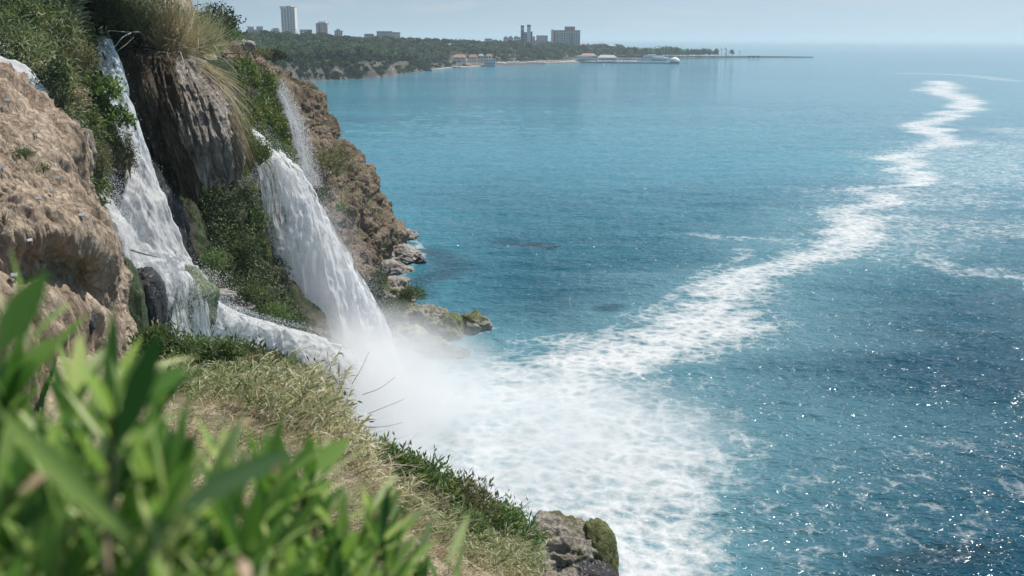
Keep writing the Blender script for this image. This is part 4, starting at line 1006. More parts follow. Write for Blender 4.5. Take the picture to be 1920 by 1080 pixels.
bldg('apartment_block', 'lower block with a pink roof in front of the square white block', 1002, 1020, 76.5, 92, 2080, .6, 'white', 3, 6, lambda t, w, d, h: MB().box(-w*.35, w*.45, -d*.4, d*.4, h+.71, h+2.2).obj('pink_roof', M['pink'], t), roofslab=True)
def hotel(t, w, d, h):
    MB().box(-w*.42, -w*.365, -d/2-1, -d/2, -6, h-1).obj('red_strip', M['redw'], t)
    MB().box(-w*.5, -w*.43, -d/2-.8, -d/2, -6, h+2).obj('end_tower', M['white'], t)
    MB().box(-w*.03, w*.32, -d*.3, d*.2, h+.71, h+8).obj('sign_block', M['redw'], t)
    MB().box(w*.17, w*.24, -d/2-.9, -d/2, -2, h-6).obj('blue_strip', M['blueg'], t)
    MB().box(w*.13, w*.28, -d/2-1.4, -d/2-.05, h-6+.01, h-2.4).obj('arch', M['pink'], t)
    for k in range(7): MB().box(-w*.355+k*w*.125, -w*.345+k*w*.125, -d/2-.8, -d/2, -6, h-.5).obj('pier', M['white'], t)
bldg('hotel', 'wide pale hotel with a red rooftop sign block and a blue glass strip', 1034, 1088, 57, 92, 2150, .35, 'grey', 8, 12, hotel, (.55, .55), side=False)
# waterfront
def gable(name, label, px0, px1, pyr, pye, pyb, Y, wall='white', roof='rooft', cols=3, cat='house'):
    a = P(px0, pye, Y); b = P(px1, pye, Y); w = b[0]-a[0]; base = P(px0, pyb, Y)[2]; he = a[2]-base; hr = P(px0, pyr, Y)[2]-base; d = max(w*.55, 6)
    t = thing(name, label, cat, ((a[0]+b[0])/2, Y+d/2, base))
    MB().box(-w/2, w/2, -d/2, d/2, -4, he).obj('wall', M[wall], t)
    e = .6; V = [(-w/2-e, -d/2-e, he+.02), (w/2+e, -d/2-e, he+.02), (w/2+e, d/2+e, he+.02), (-w/2-e, d/2+e, he+.02), (-w/2+d*.3, 0, hr), (w/2-d*.3, 0, hr)]
    m = MB(); m.add(V, [(0, 1, 5, 4), (2, 3, 4, 5)]); m.add(V, [(1, 2, 5), (3, 0, 4)]); m.add(V, [(0, 3, 2, 1)]); m.obj('roof', M[roof], t)
    for k in range(cols): MB().box(-w*.42+k*w*.84/cols, -w*.42+(k+.55)*w*.84/cols, -d/2-.1, -d/2+.1, he*.3, he*.8).obj('window', M['glass'], t)
    return t
gable('house', 'long orange roofed house among trees above the little beach, leftmost of the four', 850, 874, 102, 107.5, 112, 1560, cols=5)
gable('house', 'orange roofed house second from the left above the little beach', 879, 895, 102, 107, 111.5, 1600)
gable('house', 'grey walled house between the orange roofs above the little beach', 897, 907, 101, 104.5, 111, 1610, 'grey', 'roofg', 2)
gable('house', 'tall orange roofed house, rightmost of the four above the beach', 911, 923, 101, 105, 111.5, 1610, cols=2)
gable('house', 'red roofed house half hidden in the wood above the far cliff', 497, 515, 92, 95.5, 101, 1080, 'pink', 'rooft', 2)
gable('cafe', 'white roofed cafe at the edge of the far cliff', 764, 778, 105.5, 108, 114, 1370, 'white', 'roofg', 3, 'cafe')
gable('hut', 'small brown hut at the back of the little beach', 873, 883, 118.5, 121, 124.5, 1490, 'pink', 'rooft', 1, 'hut')
gable('house', 'small red roofed house right of the hotel beyond the trees', 1090, 1098, 81.5, 84, 88, 2230, 'pink', 'rooft', 1)
gable('house', 'white house with a red chimney block beyond the trees of the point', 1124, 1134, 79.5, 82.5, 88, 2250, 'pink', 'roofg', 2)
gable('house', 'low pale villa roof further along the trees of the point', 1136, 1156, 83.5, 86, 90, 2250, 'white', 'roofg', 3)
gable('restaurant', 'long grey roofed hall on the waterfront behind the pier', 1121, 1157, 103, 108, 114.5, 1800, 'grey', 'roofg', 7, 'restaurant')
def awn(t, w, d, h):
    MB().box(-w*.46, w*.2, -d/2-5, -d/2-.01, h*.62, h*.70).obj('awning', M['canvas'], t)
    V = [(-w*.35, -d/2, h+.72), (w*.45, -d/2, h+.72), (w*.45, d/2, h+.72), (-w*.35, d/2, h+.72), (-w*.2, 0, h+4.5), (w*.3, 0, h+4.5)]
    m = MB(); m.add(V, [(0, 1, 5, 4), (2, 3, 4, 5), (0, 3, 2, 1)]); m.add(V, [(1, 2, 5), (3, 0, 4)]); m.obj('tiled_roof', M['rooft'], t)
bldg('restaurant', 'two storey waterfront restaurant with an orange roof and white awning by the pier', 1083, 1121, 105, 115.5, 1790, .5, 'white', 2, 9, awn, (.75, .5), side=False, cat='restaurant')
bldg('beach_bar', 'flat grey beach bar on a terrace at the left end of the beach', 908, 929, 111.5, 120.5, 1500, .6, 'grey', 2, 5, lambda t, w, d, h: MB().box(-w*.3, w*.3, -d/2-4, -d/2-.01, h*.42, h*.5).obj('awning', M['canvas'], t), (.6, .5), side=False, cat='bar')
def rnd_parts(t, w, d, h):
    MB().lathe([(w*.36, -3), (w*.46, 1.5), (w*.47, 4), (0, 4.05)], 20, (w*.28, 0, 0)).obj('round_terrace', M['white'], t)
    MB().box(-w*.3, w*.1, -d*.4, d*.4, h+.71, h+3).obj('upper_floor', M['white'], t)
bldg('pavilion', 'low white building with a rounded terrace on the water beyond the pier', 1208, 1246, 105.5, 111.5, 1960, .45, 'white', 1, 8, rnd_parts, (.6, .5), side=False, cat='building')
# quay, pier, beaches
def deck(name, label, pts, width, z0, z1, mat, cat='pier', kind=None):
    m = MB(); pts = np.array([Zp(x, y)[:2] for x, y in pts])
    for a, b in zip(pts[:-1], pts[1:]):
        d = unit(b-a); nrm = np.array([-d[1], d[0]])*width; e = d*.01
        V = [(*(a+e), z0), (*(b-e), z0), (*(b-e+nrm), z0), (*(a+e+nrm), z0), (*(a+e), z1), (*(b-e), z1), (*(b-e+nrm), z1), (*(a+e+nrm), z1)]
        m.add(V, [(0, 3, 2, 1), (4, 5, 6, 7), (0, 1, 5, 4), (1, 2, 6, 5), (2, 3, 7, 6), (3, 0, 4, 7)])
    o = m.obj(name, mat, None); tag(o, label, cat, None, kind); return o
deck('pier', 'long dark pier reaching out from the restaurant to the white dome', [(1088, 117.6), (1150, 118.6), (1210, 118.9), (1266, 119.3)], 7, -1, 1.7, M['conc'])
deck('quay', 'low concrete quay under the beach terraces with a dark face', [(909, 124.2), (930, 122.8), (960, 121.6), (1003, 120.6), (1022, 120.0)], 9, -1, 1.5, M['conc'], 'quay')
deck('beach', None, [(806, 132.2), (838, 127.8), (862, 126.3), (907, 124.6)], 14, -.6, .9, M['sand'], None, 'structure')
deck('beach_two', None, [(930, 122.2), (975, 120.6), (1022, 119.6), (1088, 117.2), (1128, 115.2)], 34, -.6, 1.9, M['sand'], None, 'structure')
deck('beach_three', None, [(1186, 111.5), (1210, 110.9), (1260, 109.7), (1310, 109.2)], 12, -.6, 1.2, M['sand'], None, 'structure')
deck('spit', None, [(1300, 108.8), (1360, 108.1), (1430, 107.5), (1525, 107.6)], 22, -.6, .9, M['shore'], None, 'structure')
t = thing('dome_pavilion', 'white domed pavilion on a dark base at the end of the pier', 'pavilion', Zp(1266, 119.4)+[0, 5, 0])
MB().lathe([(8.5, -1), (8.5, 2.6), (0, 2.62)], 20).obj('base', M['conc'], t)
MB().lathe([(7.6, 2.7), (8.6, 5.0), (7.2, 7.6), (4.2, 9.5), (1.2, 10.5), (.5, 11.6), (0, 12.4)], 20).obj('dome', M['canvas'], t)
t = thing('breakwater', 'dark rocky breakwater block where the far cliff meets the little beach', 'breakwater', Zp(797, 133.2))
MB().box(-8, 8, -3, 6, -1, 3.2).box(-3, 9, -4.5, -3.01, -1, 1.6).obj('blocks', M['conc'], t)
t = thing('jetty', 'small dark bathing jetty off the little beach', 'jetty', Zp(854, 127.0))
MB().box(-9, 8, -4, 2, .3, 1.2).box(-8, -7.2, -3.5, 1, -3, .29).box(6, 6.8, -3.5, 1, -3, .29).box(-.4, .4, -3.5, 1, -3, .29).obj('platform', M['conc'], t)
MB().tube([(4, -2, 1.2), (7.5, -1, 9)], .5).tube([(7, -2, 1.2), (7.5, -1, 9)], .5).obj('slipway_frame', M['grey'], t)
# sunshades and boats
up_ = thing('beach_umbrella', 'white sunshade standing on the far beach', 'sunshade', (0, -500, -30), 'sunshades along the far beach')
MB().lathe([(1.75, 2.2), (1.0, 2.75), (0, 3.1)], 8).lathe([(1.7, 2.17), (0, 2.8)], 8).obj('canopy', M['canvas'], up_)
MB().tube([(0, 0, -.3), (0, 0, 2.9)], .05, 5).obj('pole', M['wood'], up_)
f1 = True
spots = [(x, np.interp(x, [930, 1000, 1085], [120.9, 118.9, 116.6])+g.uniform(-1.4, .5)) for x in np.arange(933, 1082, 3.4)]+[(x, 117.0+g.uniform(-.4, .6)) for x in np.arange(1100, 1196, 4.2)]
for x, y in spots:
    p = Zp(x+g.uniform(-1, 1), y, 1.7)
    if f1: up_.location = tuple(p); f1 = False
    else: dup(up_, p, label='white sunshade standing on the far pier' if x > 1095 else None, sc=g.uniform(.8, 1.15))
def boat(label, px, py, s, rz):
    t = thing('boat', label, 'boat', Zp(px, py), None, rz)
    a = np.linspace(-1, 1, 11); hw = .95*np.sqrt(np.clip(1-np.clip(a, 0, 1)**2.2, 0, 1))*np.where(a < 0, 1-.15*a*a, 1)
    m = MB(); rows = np.array([[(x*3.2, -w, .8+.25*max(x, 0)), (x*3.1, -w*.6, -.15), (x*3.1, w*.6, -.15), (x*3.2, w, .8+.25*max(x, 0))] for x, w in zip(a, hw+.02)])
    m.add(rows.reshape(-1, 3), grid_faces(11, 4)); m.obj('hull', M['canvas'], t)
    MB().box(-1.2, .8, -.5, .5, .3, 1.5).obj('cabin', M['grey'], t); t.scale = (s, s, s)
boat('small dark boat on the water just right of the pier dome', 1285, 119.6, .9, .4)
boat('small white boat moored on the water below the restaurant', 1133, 120.6, .9, 1.2)
boat('tiny white boat beside the boat below the restaurant', 1141, 120.4, .6, .6)
# palms and single trees on the point
def palm(label, px, py, top, Y=None, seed=0, lean=0.):
    b = Zp(px, py, 1.2); h = P(px, top, b[1])[2]-1.2
    t = thing('palm_tree', label, 'palm', b, 'palms on the low point'); g2 = np.random.default_rng(seed)
    MB().tube([(0, 0, -.5), (lean*.4, 0, h*.5), (lean, 0, h-1)], [.5, .4, .32], 6).obj('trunk', M['wood'], t)
    n = 34; a = g2.uniform(0, 6.28, n); e = g2.uniform(-.3, 1.1, n); d = np.stack([np.cos(a)*np.cos(e), np.sin(a)*np.cos(e), np.sin(e)], -1)
    V, Fq = blades(np.tile([[lean, 0, h-1.]], (n, 1)), d, g2.uniform(2.6, 4.2, n), .9, g2.uniform(.3, .8, n), g2, 3, side=unit(np.cross(d, [[0, 0, 1]]*n)))
    mesh('crown', V, Fq, M['crown'], t, False, {'rnd': np.full(len(V), .3)})
for k, (x, y, tp_) in enumerate([(1347, 107.8, 94), (1353, 107.6, 91), (1359, 107.8, 90), (1362, 107.4, 92), (1366, 107.6, 95), (1361, 107.6, 99), (1386, 107.6, 96), (1234, 109.5, 85.5), (1239, 109.5, 87), (1247, 109.2, 86.5), (1253, 109.4, 88), (1228, 109.4, 88)]):
    palm('palm standing on the low point near its tip' if x > 1300 else 'palm rising among the trees of the low point', x, y, tp_, seed=k, lean=g.uniform(-.8, .8))
dup(tp[3][1], Zp(1372, 107.6, 1.2), 'tall pale tree standing last but one on the low point', rz=1, sc=(1.0, 1.0, 1.55))
gq = np.random.default_rng(42)
for x in np.arange(1172, 1345, 5.2):
    for q in range(2 if x < 1250 else 1):
        k = int(gq.choice([0, 1, 3, 5, 5])); y0 = np.interp(x, [1170, 1260, 1340], [110.6, 108.6, 107.9])-q*1.2
        h = (y0-np.interp(x, [1170, 1230, 1262, 1290, 1340], [88, 88, 86.5, 89, 91]))*gq.uniform(.72, 1.0)/F*Zp(x, y0, 1.5)[1]
        dup(tp[k][1], Zp(x+gq.uniform(-2, 2), y0, 1.5), 'tree in the row standing along the low point', rz=gq.uniform(0, 6), sc=(h/HT[tp[k][0]]*.85, h/HT[tp[k][0]]*.85, h/HT[tp[k][0]]))
for x in (1405, 1413, 1421): dup(bp, Zp(x, 107.3, 1.), 'low dark bush on the bare tip of the point', 'bushes on the bare tip', rz=x, sc=.75)

# ------------------------------------------------------------------ vegetation on the cliffs
def sample(G, n, g, vr=(0, 1), ur=(0, 1)):
    i = (g.uniform(*vr, n)*(G.shape[0]-1.01)); j = (g.uniform(*ur, n)*(G.shape[1]-1.01))
    a = i.astype(int); b = j.astype(int); fi = (i-a)[:, None]; fj = (j-b)[:, None]
    return (G[a, b]*(1-fi)+G[a+1, b]*fi)*(1-fj)+(G[a, b+1]*(1-fi)+G[a+1, b+1]*fi)*fj, a, b
def sheet_leaves(name, label, G, Nn, n, leaf, mat, seed, vr=(0, 1), ur=(0, 1), mask=None, off=.25, wid=.5, down=0., clump=.6, bias=0.):
    "ground cover: leaves growing off a rock face"
    g = np.random.default_rng(seed)
    p, a, b = sample(G, n, g, vr, ur); nn = Nn[a, b]
    k = fbm(p, clump, 3, seed)
    if mask is not None: s = mask(p, k); p, nn, k = p[s], nn[s], k[s]
    p = p+nn*(off*g.random(len(p))+np.clip(k, 0, 1)*off*2.0)[:, None]
    d = unit(rdir(g, len(p))+nn*.6-np.array([0, 0, down]))
    V, Fq = leaves(p, d, leaf*g.uniform(.5, 1.5, len(p)), leaf*wid, g)
    r = np.clip(.45+.5*k+.18*g.normal(size=len(p))+bias, 0, 1)
    return tag(mesh(name, V, Fq, mat, None, False, {'rnd': rep(r, 4)}), label, None, None, 'stuff')
def inpx(p, x0, x1, y0, y1):
    px, py = proj(p); return (px > x0) & (px < x1) & (py > y0) & (py < y1)
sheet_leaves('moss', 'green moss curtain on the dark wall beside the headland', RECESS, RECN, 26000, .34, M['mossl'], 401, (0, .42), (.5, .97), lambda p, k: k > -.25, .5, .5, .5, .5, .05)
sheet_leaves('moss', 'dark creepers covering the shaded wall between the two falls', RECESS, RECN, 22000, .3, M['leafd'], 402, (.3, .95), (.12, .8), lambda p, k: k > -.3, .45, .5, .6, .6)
sheet_leaves('moss', 'olive moss on the ledge above the broad waterfall', RECESS, RECN, 7000, .22, M['mossl'], 403, (.28, .5), (.5, .85), lambda p, k: k > -.2, .4, .5, .5, .6, .15)
sheet_leaves('ivy', 'reeds and weeds covering the bank at upper left', LEFTB, LEFTN, 15000, .46, M['leaf'], 404, (.12, .98), (.1, .9), lambda p, k: k > -.4, .5, .3, .1, .5)
sheet_leaves('ivy', 'dark undergrowth overhanging the top of the cliff', TOP, TOPN, 22000, .4, M['leafd'], 405, (.25, 1), (0, .8), None, .6, .35, .2, .4)
sheet_leaves('weeds', 'dry weeds on the slope of the headland', HEAD, HEADN, 9000, .36, M['olive'], 406, (.0, .3), (0, .8), lambda p, k: k > .05, .2, .4, -.2, .15, .1)
sheet_leaves('weeds', 'scattered green tufts on the headland rock', HEAD, HEADN, 9000, .42, M['leaf'], 407, (.1, .95), (.1, .8), lambda p, k: k > .36, .3, .5, 0, .12)
sheet_leaves('moss', 'short green moss on the mound in the cascade', LEDGE, LEDGEN, 5000, .16, M['mossl'], 408, (.3, .8), (.3, .95), lambda p, k: k > .1, .1)

# ------------------------------------------------------------------ single shrubs
S = shrub
for k, (x, y, Y, rd) in enumerate([(170, -40, 76, (4.5, 4.5, 2.6)), (238, -28, 79, (4.2, 5.0, 2.6)), (120, -20, 74, (3.2, 3.2, 2.2)), (205, -55, 72, (3.5, 3.5, 2.2)), (262, -62, 82, (5.5, 5.5, 3.0)), (215, -80, 80, (5, 5, 3))]):  # thicket roof above view, shading the fall head; last two added for that
    S('shrub', ['dark thicket overhanging the head of the shaded waterfall', 'dark thicket right of the head of the shaded waterfall under the grass tufts', 'dark thicket behind the brown tipped reeds at upper left', 'nearest dark thicket cut by the top edge above the shaded waterfall', 'added thicket above the view behind the huge dry grass tuft, shading the waterfall head', 'added shading thicket above the view between the reeds and the huge grass tuft'][k], P(x, y, Y), rd, M['leafd'], 540+k, 4200, .42, .45, 30)
S('shrub', 'bright green leafy bush leaning out over the shaded waterfall', P(198, 190, 68.6), (1.0, 1.2, 1.3), M['leafb'], 501, 900, .28, .7)
S('shrub', 'bright green leafy sprays below the bush leaning over the shaded waterfall', P(224, 232, 68.4), (.95, 1.0, .85), M['leafb'], 502, 600, .26, .7)
S('shrub', 'dark drooping bush hanging beside the lower shaded waterfall', P(222, 305, 66.5), (1.0, 1.0, 2.1), M['leafd'], 503, 1300, .2, .4, upb=-.8)
S('shrub', 'tan grass fringe hanging at the edge of the lower shaded waterfall', P(243, 318, 67), (.45, .6, 2.0), M['olive'], 504, 700, .3, .18, upb=-1.4)
S('shrub', 'feathery olive bush at the brim of the narrow burst of water', P(190, 322, 62.5), (.75, .8, 1.3), M['olive'], 505, 1000, .26, .2, upb=.5)
S('shrub', 'brown withered bush above the clay bluff', P(146, 205, 61.5), (1.0, 1.0, 1.0), M['straw'], 506, 600, .22, .4)
S('shrub', 'olive green bush left of the shaded waterfall under the reeds', P(150, 138, 65), (1.6, 1.4, 1.6), M['olive'], 507, 1200, .26, .25)
S('shrub', 'dark green bush at the end of the far left rapid', P(92, 155, 59), (1.0, 1.0, 1.2), M['leafd'], 508, 800, .26, .4)
S('shrub', 'mixed green bush below the reeds near the far left rapid', P(118, 190, 60), (1.2, 1.1, 1.4), M['leaf'], 509, 900, .24, .3)
S('shrub', 'pale olive tamarisk bush in the cleft of the headland', P(610, 328, 138), (2.7, 2.7, 3.0), M['olive'], 510, 1500, .5, .25)
S('shrub', 'smaller olive tamarisk bush right of the cleft bush on the headland', P(636, 308, 148), (2.2, 2.2, 2.0), M['olive'], 511, 1000, .5, .25)
S('shrub', 'dark green bush under the tamarisk bushes on the headland', P(604, 378, 130), (1.4, 1.4, 1.9), M['leafd'], 512, 700, .4, .4)
S('shrub', 'tiny green tuft on the lower headland rock', P(640, 395, 139), (.8, .8, .6), M['leafb'], 513, 300, .35, .5)
S('shrub', 'round grey green bush nearest the broad waterfall on the spit', P(712, 542, 149), (2.0, 2.0, 2.1), M['leaf'], 514, 1900, .34, .3)
S('shrub', 'spreading dark green bush on the open water side of the spit', P(768, 562, 141), (2.2, 2.0, 1.7), M['leaf'], 515, 1500, .36, .4)
S('shrub', 'grey green domed bush in the middle of the spit', P(742, 585, 135.5), (2.1, 2.0, 1.5), M['leaf'], 516, 1700, .34, .3)
S('shrub', 'low grey green bush beside the domed bush of the spit', P(722, 578, 137), (1.4, 1.4, 1.2), M['leaf'], 517, 900, .3, .3)
S('shrub', 'dark green bush on top of the green moss curtain', P(440, 150, 119), (2.2, 2.0, 1.5), M['leafb'], 518, 1300, .36, .5)
S('shrub', 'dense green cushion at the right end of the moss curtain', P(492, 178, 124), (2.4, 2.2, 2.6), M['mossl'], 519, 2000, .3, .5)
S('shrub', 'green cushion in the middle of the moss curtain', P(470, 200, 119), (1.8, 1.8, 2.6), M['mossl'], 520, 1600, .28, .5)
S('shrub', 'brown green hanging cushion above the left edge of the broad waterfall', P(486, 306, 104.5), (1.7, 1.5, 2.1), M['mossl'], 521, 2000, .26, .5, upb=-.5)
S('shrub', 'drooping green cushion touching the pale tufa at the broad waterfall', P(460, 298, 102.5), (1.2, 1.1, 2.4), M['mossl'], 522, 1500, .24, .5, upb=-.6)
S('shrub', 'pale green bush at the foot of the dark wall beside the cascade', P(398, 500, 80), (1.3, 1.1, 1.3), M['leafb'], 523, 1000, .25, .35)
S('shrub', 'reedy green bush right of the pale rocks on the cascade bank', P(462, 560, 82), (1.4, 1.2, 1.0), M['leaf'], 524, 1000, .34, .2)
S('shrub', 'reedy bush farthest along the cascade bank under the broad waterfall', P(515, 598, 86.5), (1.5, 1.2, 1.0), M['leafb'], 525, 900, .36, .2)
S('shrub', 'dark bush filling the hollow of the shaded wall', P(400, 400, 90), (2.4, 1.6, 2.6), M['leafd'], 526, 1800, .3, .5)
S('shrub', 'blue green bush low on the shaded wall', P(452, 500, 91), (2.3, 1.5, 2.0), M['leafd'], 527, 1600, .3, .4)
S('shrub', 'small round bush on the bare clay bluff', P(48, 296, 42.4), (.55, .5, .32), M['leaf'], 528, 700, .09, .35)
S('shrub', 'smaller round bush right of the small bush on the bare clay bluff', P(81, 321, 43.4), (.3, .3, .28), M['leaf'], 529, 400, .08, .35)
S('shrub', 'leafless grey thorny bush on the clay bluff at the left edge', P(8, 415, 38.4), (.7, .6, .5), M['straw'], 530, 150, .12, .1)
S('shrub', 'green bush on the skyline left of the steel frame', P(420, 78, 150), (2.8, 2.4, 1.6), M['leafb'], 531, 1000, .5, .3)
S('shrub', 'dark shrub on the headland skyline right of the steel frame', P(512, 112, 195), (2.6, 2.4, 1.3), M['leafd'], 532, 700, .5, .45)
S('shrub', 'olive scrub between the steel frame and the headland edge', P(478, 106, 175), (2.8, 2.4, 1.2), M['olive'], 533, 900, .5, .3)
S('shrub', 'dark leafy tree top on the skyline behind the big grass tuft', P(408, 60, 150), (3.6, 3.2, 2.8), M['leafd'], 534, 1300, .55, .45)

# ------------------------------------------------------------------ reeds and grasses
def reed_geo(base, h, lean, g, nl=9, ll=.42, lw=.034, hue=.4):
    "canes with arching leaves; returns stems MB and leaf arrays"
    n = len(base); t = np.linspace(0, 1, 5)
    tip = base+lean+np.c_[np.zeros((n, 2)), h]
    sd = unit(tip-base)
    Vs, Fs = blades(base, sd, np.linalg.norm(tip-base, axis=1), .022, .06, g, 4)
    k = n*nl; u = g.uniform(.3, 1., k); b0 = np.repeat(base, nl, 0); s0 = np.repeat(tip-base, nl, 0)
    pos = b0+s0*u[:, None]; pos[:, 2] -= .06*np.linalg.norm(s0, axis=1)*u**2
    a = g.uniform(0, 6.28, k); e = g.uniform(.1, 1.1, k)
    d = unit(np.stack([np.cos(a)*np.cos(e), np.sin(a)*np.cos(e), np.sin(e)], -1)+.5*np.repeat(unit(tip-base), nl, 0)+np.repeat(lean, nl, 0)*.35)
    Vl, Fl = blades(pos, d, ll*g.uniform(.5, 1.3, k), lw*g.uniform(.7, 1.3, k), g.uniform(.2, .9, k), g, 2)
    r = np.clip(np.repeat(np.broadcast_to(hue, (n,)), nl)+.17*g.normal(size=k)+.0*u, 0, 1)
    return (Vs, Fs, rep(np.clip(np.broadcast_to(hue, (n,))+.35, 0, 1), 10)), (Vl, Fl, rep(r, 6))
def hue_field(p, x0=0.):
    px, py = proj(p)
    return np.clip(.44+.36*np.clip((px-360)/260, 0, 1)-.25*np.clip((px-640)/200, 0, 1)+.32*fbm(p, .35, 3, 88), .02, .95)
g = np.random.default_rng(11)
b_, _, _ = sample(BANK, 2900, g, (.0, .36), (.16, .98))
sc_ = fbm(b_, .3, 3, 55); b_ = b_[sc_ > -.45]
hh = g.uniform(.5, 1.25, len(b_))*np.clip(1+.9*fbm(b_, .55, 3, 61), .35, 2)*np.interp(proj(b_)[0], [250, 420, 520, 590, 650, 740, 1000], [.55, .85, 1.25, 1.35, .7, .6, .85])
ln = np.c_[.45*hh+g.normal(0, .13, len(b_)), .05*hh+g.normal(0, .13, len(b_)), 0*hh]
A, B = reed_geo(b_, hh, ln, g, 9, .5, .055, hue_field(b_))
V, Fq, at = join([A, B]); tag(mesh('reed_bed', V, Fq, M['reed'], None, False, {'rnd': at}), 'bed of green and straw coloured reeds covering the edge of the near bank', None, None, 'stuff')
# dry grass over the slope between the reeds and the viewpoint
b_, _, _ = sample(BANK, 30000, g, (.2, .95), (.1, 1)); k = fbm(b_, .4, 3, 57); b_ = b_[k > -.35]
dd = unit(np.c_[.55+.5*g.normal(size=len(b_)), .3*g.normal(size=len(b_)), .55+.35*g.random(len(b_))])
V, Fq = blades(b_, dd, g.uniform(.2, .65, len(b_)), .017, g.uniform(.2, .8, len(b_)), g, 2)
tag(mesh('dry_grass', V, Fq, M['straw'], None, False, {'rnd': rep(np.clip(.5+.4*fbm(b_, .8, 2, 4)+.2*g.normal(size=len(b_)), 0, 1), 6)}), 'straw coloured dry grass matted over the near bank', None, None, 'stuff')
b_, _, _ = sample(BANK, 9000, g, (.3, .97), (.1, 1)); k = fbm(b_, .5, 3, 58); b_ = b_[k > .05]
dd = unit(np.c_[.2+.6*g.normal(size=len(b_)), .5*g.normal(size=len(b_)), .6+.5*g.random(len(b_))])
V, Fq = blades(b_, dd, g.uniform(.15, .45, len(b_)), .022, g.uniform(.1, .7, len(b_)), g, 2)
tag(mesh('green_grass', V, Fq, M['leaf'], None, False, {'rnd': rep(np.clip(.5+.2*g.normal(size=len(b_)), 0, 1), 6)}), 'green weeds among the dry grass on the near bank', None, None, 'stuff')
b_, _, _ = sample(BANK, 420, g, (.0, .42), (.34, .8)); n_ = len(b_)
dd = unit(np.c_[.9+.25*g.normal(size=n_), .15*g.normal(size=n_), .62+.25*g.normal(size=n_)])
V, Fq = blades(b_, dd, g.uniform(.9, 2.1, n_), .028, g.uniform(.05, .35, n_), g, 4)
tag(mesh('dry_stalks', V, Fq, M['straw'], None, False, {'rnd': rep(np.clip(.75+.2*g.normal(size=n_), 0, 1), 10)}), 'pale dead canes leaning right through the reeds of the near bank', None, None, 'stuff')
# upper left reeds
b_, _, _ = sample(LEFTB, 1500, g, (.12, .62), (.0, .72)); hh = g.uniform(1.2, 2.8, len(b_))
A, B = reed_geo(b_, hh, np.c_[.2*hh+g.normal(0, .3, len(b_)), g.normal(0, .3, len(b_)), 0*hh], g, 11, .85, .09, np.clip(.34+.45*np.clip((proj(b_)[0]-20)/140, 0, 1)+.35*fbm(b_, .25, 3, 89)-.1, .02, .9))
V, Fq, at = join([A, B]); tag(mesh('reed_bed', V, Fq, M['reed'], None, False, {'rnd': at}), 'tall reeds with brown tips on the bank at upper left', None, None, 'stuff')
b_, _, _ = sample(TOP, 1300, g, (.35, .8), (.1, .95)); hh = g.uniform(1.2, 2.8, len(b_))
A, B = reed_geo(b_, hh, np.c_[.3*hh+g.normal(0, .4, len(b_)), g.normal(0, .3, len(b_)), 0*hh], g, 11, .8, .06, np.clip(.12+.5*np.clip((proj(b_)[0]-230)/130, 0, 1)+.25*fbm(b_, .2, 3, 90), .02, .9))
V, Fq, at = join([A, B]); tag(mesh('reed_bed', V, Fq, M['reed'], None, False, {'rnd': at}), 'reeds crowding the cliff top above the shaded waterfall', None, None, 'stuff')
# the big grass tuft and its hanging skirt
def tuft(name, label, c, n, Ln, W_, mat, seed, dir0, spread, droop, hue=.5, rad=.5):
    g = np.random.default_rng(seed); t = thing(name, label, 'grass tuft', c)
    b = g.normal(size=(n, 3))*rad*np.array([1, 1, .35]); d = unit(np.array(dir0)+g.normal(size=(n, 3))*spread)
    V, Fq = blades(b, d, Ln*g.uniform(.5, 1.15, n), W_, np.clip(droop+.25*g.normal(size=n), -.1, 2), g, 5)
    mesh('blades', V, Fq, mat, t, False, {'rnd': rep(np.clip(hue+.25*g.normal(size=n), 0, 1), 12)})
    rock('root_clump', None, (0, 0, 0), (rad*1.1, rad*1.1, rad*.5), M['bank'], seed, sub=2, parent=t)
    return t
tuft('grass_tuft', 'huge dry grass tuft fanning out on top of the tufa columns', P(322, 100, 83), 1200, 5.6, .055, M['straw'], 601, (-.05, -.1, 1), .46, .2, .42, .8)
tuft('grass_tuft', 'stray bent straws sticking out of the huge dry tuft', P(318, 96, 82.5), 160, 5.2, .06, M['straw'], 607, (-.5, -.2, .6), .6, .7, .75, .8)
tuft('grass_tuft', 'olive grass tuft right of the huge dry tuft on the skyline', P(366, 96, 92), 900, 4.6, .055, M['reed'], 602, (.25, 0, 1), .4, .2, .6, .8)
tuft('grass_tuft', 'dark olive grass tuft left of the huge dry tuft', P(268, 70, 84), 700, 4.2, .055, M['reed'], 603, (-.3, -.3, .8), .45, .5, .4, .7)
tuft('grass_skirt', 'long dry grass hanging down over the pale tufa columns', P(354, 116, 82.5), 420, 5.4, .05, M['straw'], 604, (.52, -.1, -.3), .10, .5, .5, .45)
tuft('grass_skirt', 'brown dry grass fringe hanging at the lower right of the pale tufa', P(418, 215, 80), 300, 4.0, .05, M['straw'], 605, (.32, -.1, -.9), .12, .15, .15, .5)
tuft('grass_skirt', 'green grass edge hanging between the pale tufa and the moss curtain', P(394, 165, 86), 420, 4.4, .05, M['reed'], 606, (.28, -.1, -.85), .09, .2, .3, .5)
def stalk(label, pts, r=.03, mat='deadwood', name='dry_stalk'):
    p = crom(W([pts])[0], 14); o = MB().tube(p, np.linspace(r, r*.4, 14), 5).obj(name, M[mat], None, True); return tag(o, label, 'stalk' if name == 'dry_stalk' else 'branch')
stalk('pale bent stalk curling down before the shaded waterfall, leftmost of the curled ones', [(245, 62, 76), (230, 70, 75), (215, 88, 74.5), (203, 92, 74)], .045)
stalk('long pale stalk curving over the shaded waterfall', [(262, 60, 77), (235, 60, 76), (205, 58, 75), (192, 66, 75)], .04)
stalk('pale stalk arching down beside the first tufa column', [(250, 70, 76), (238, 82, 75.5), (225, 92, 75), (200, 110, 74.5)], .035)
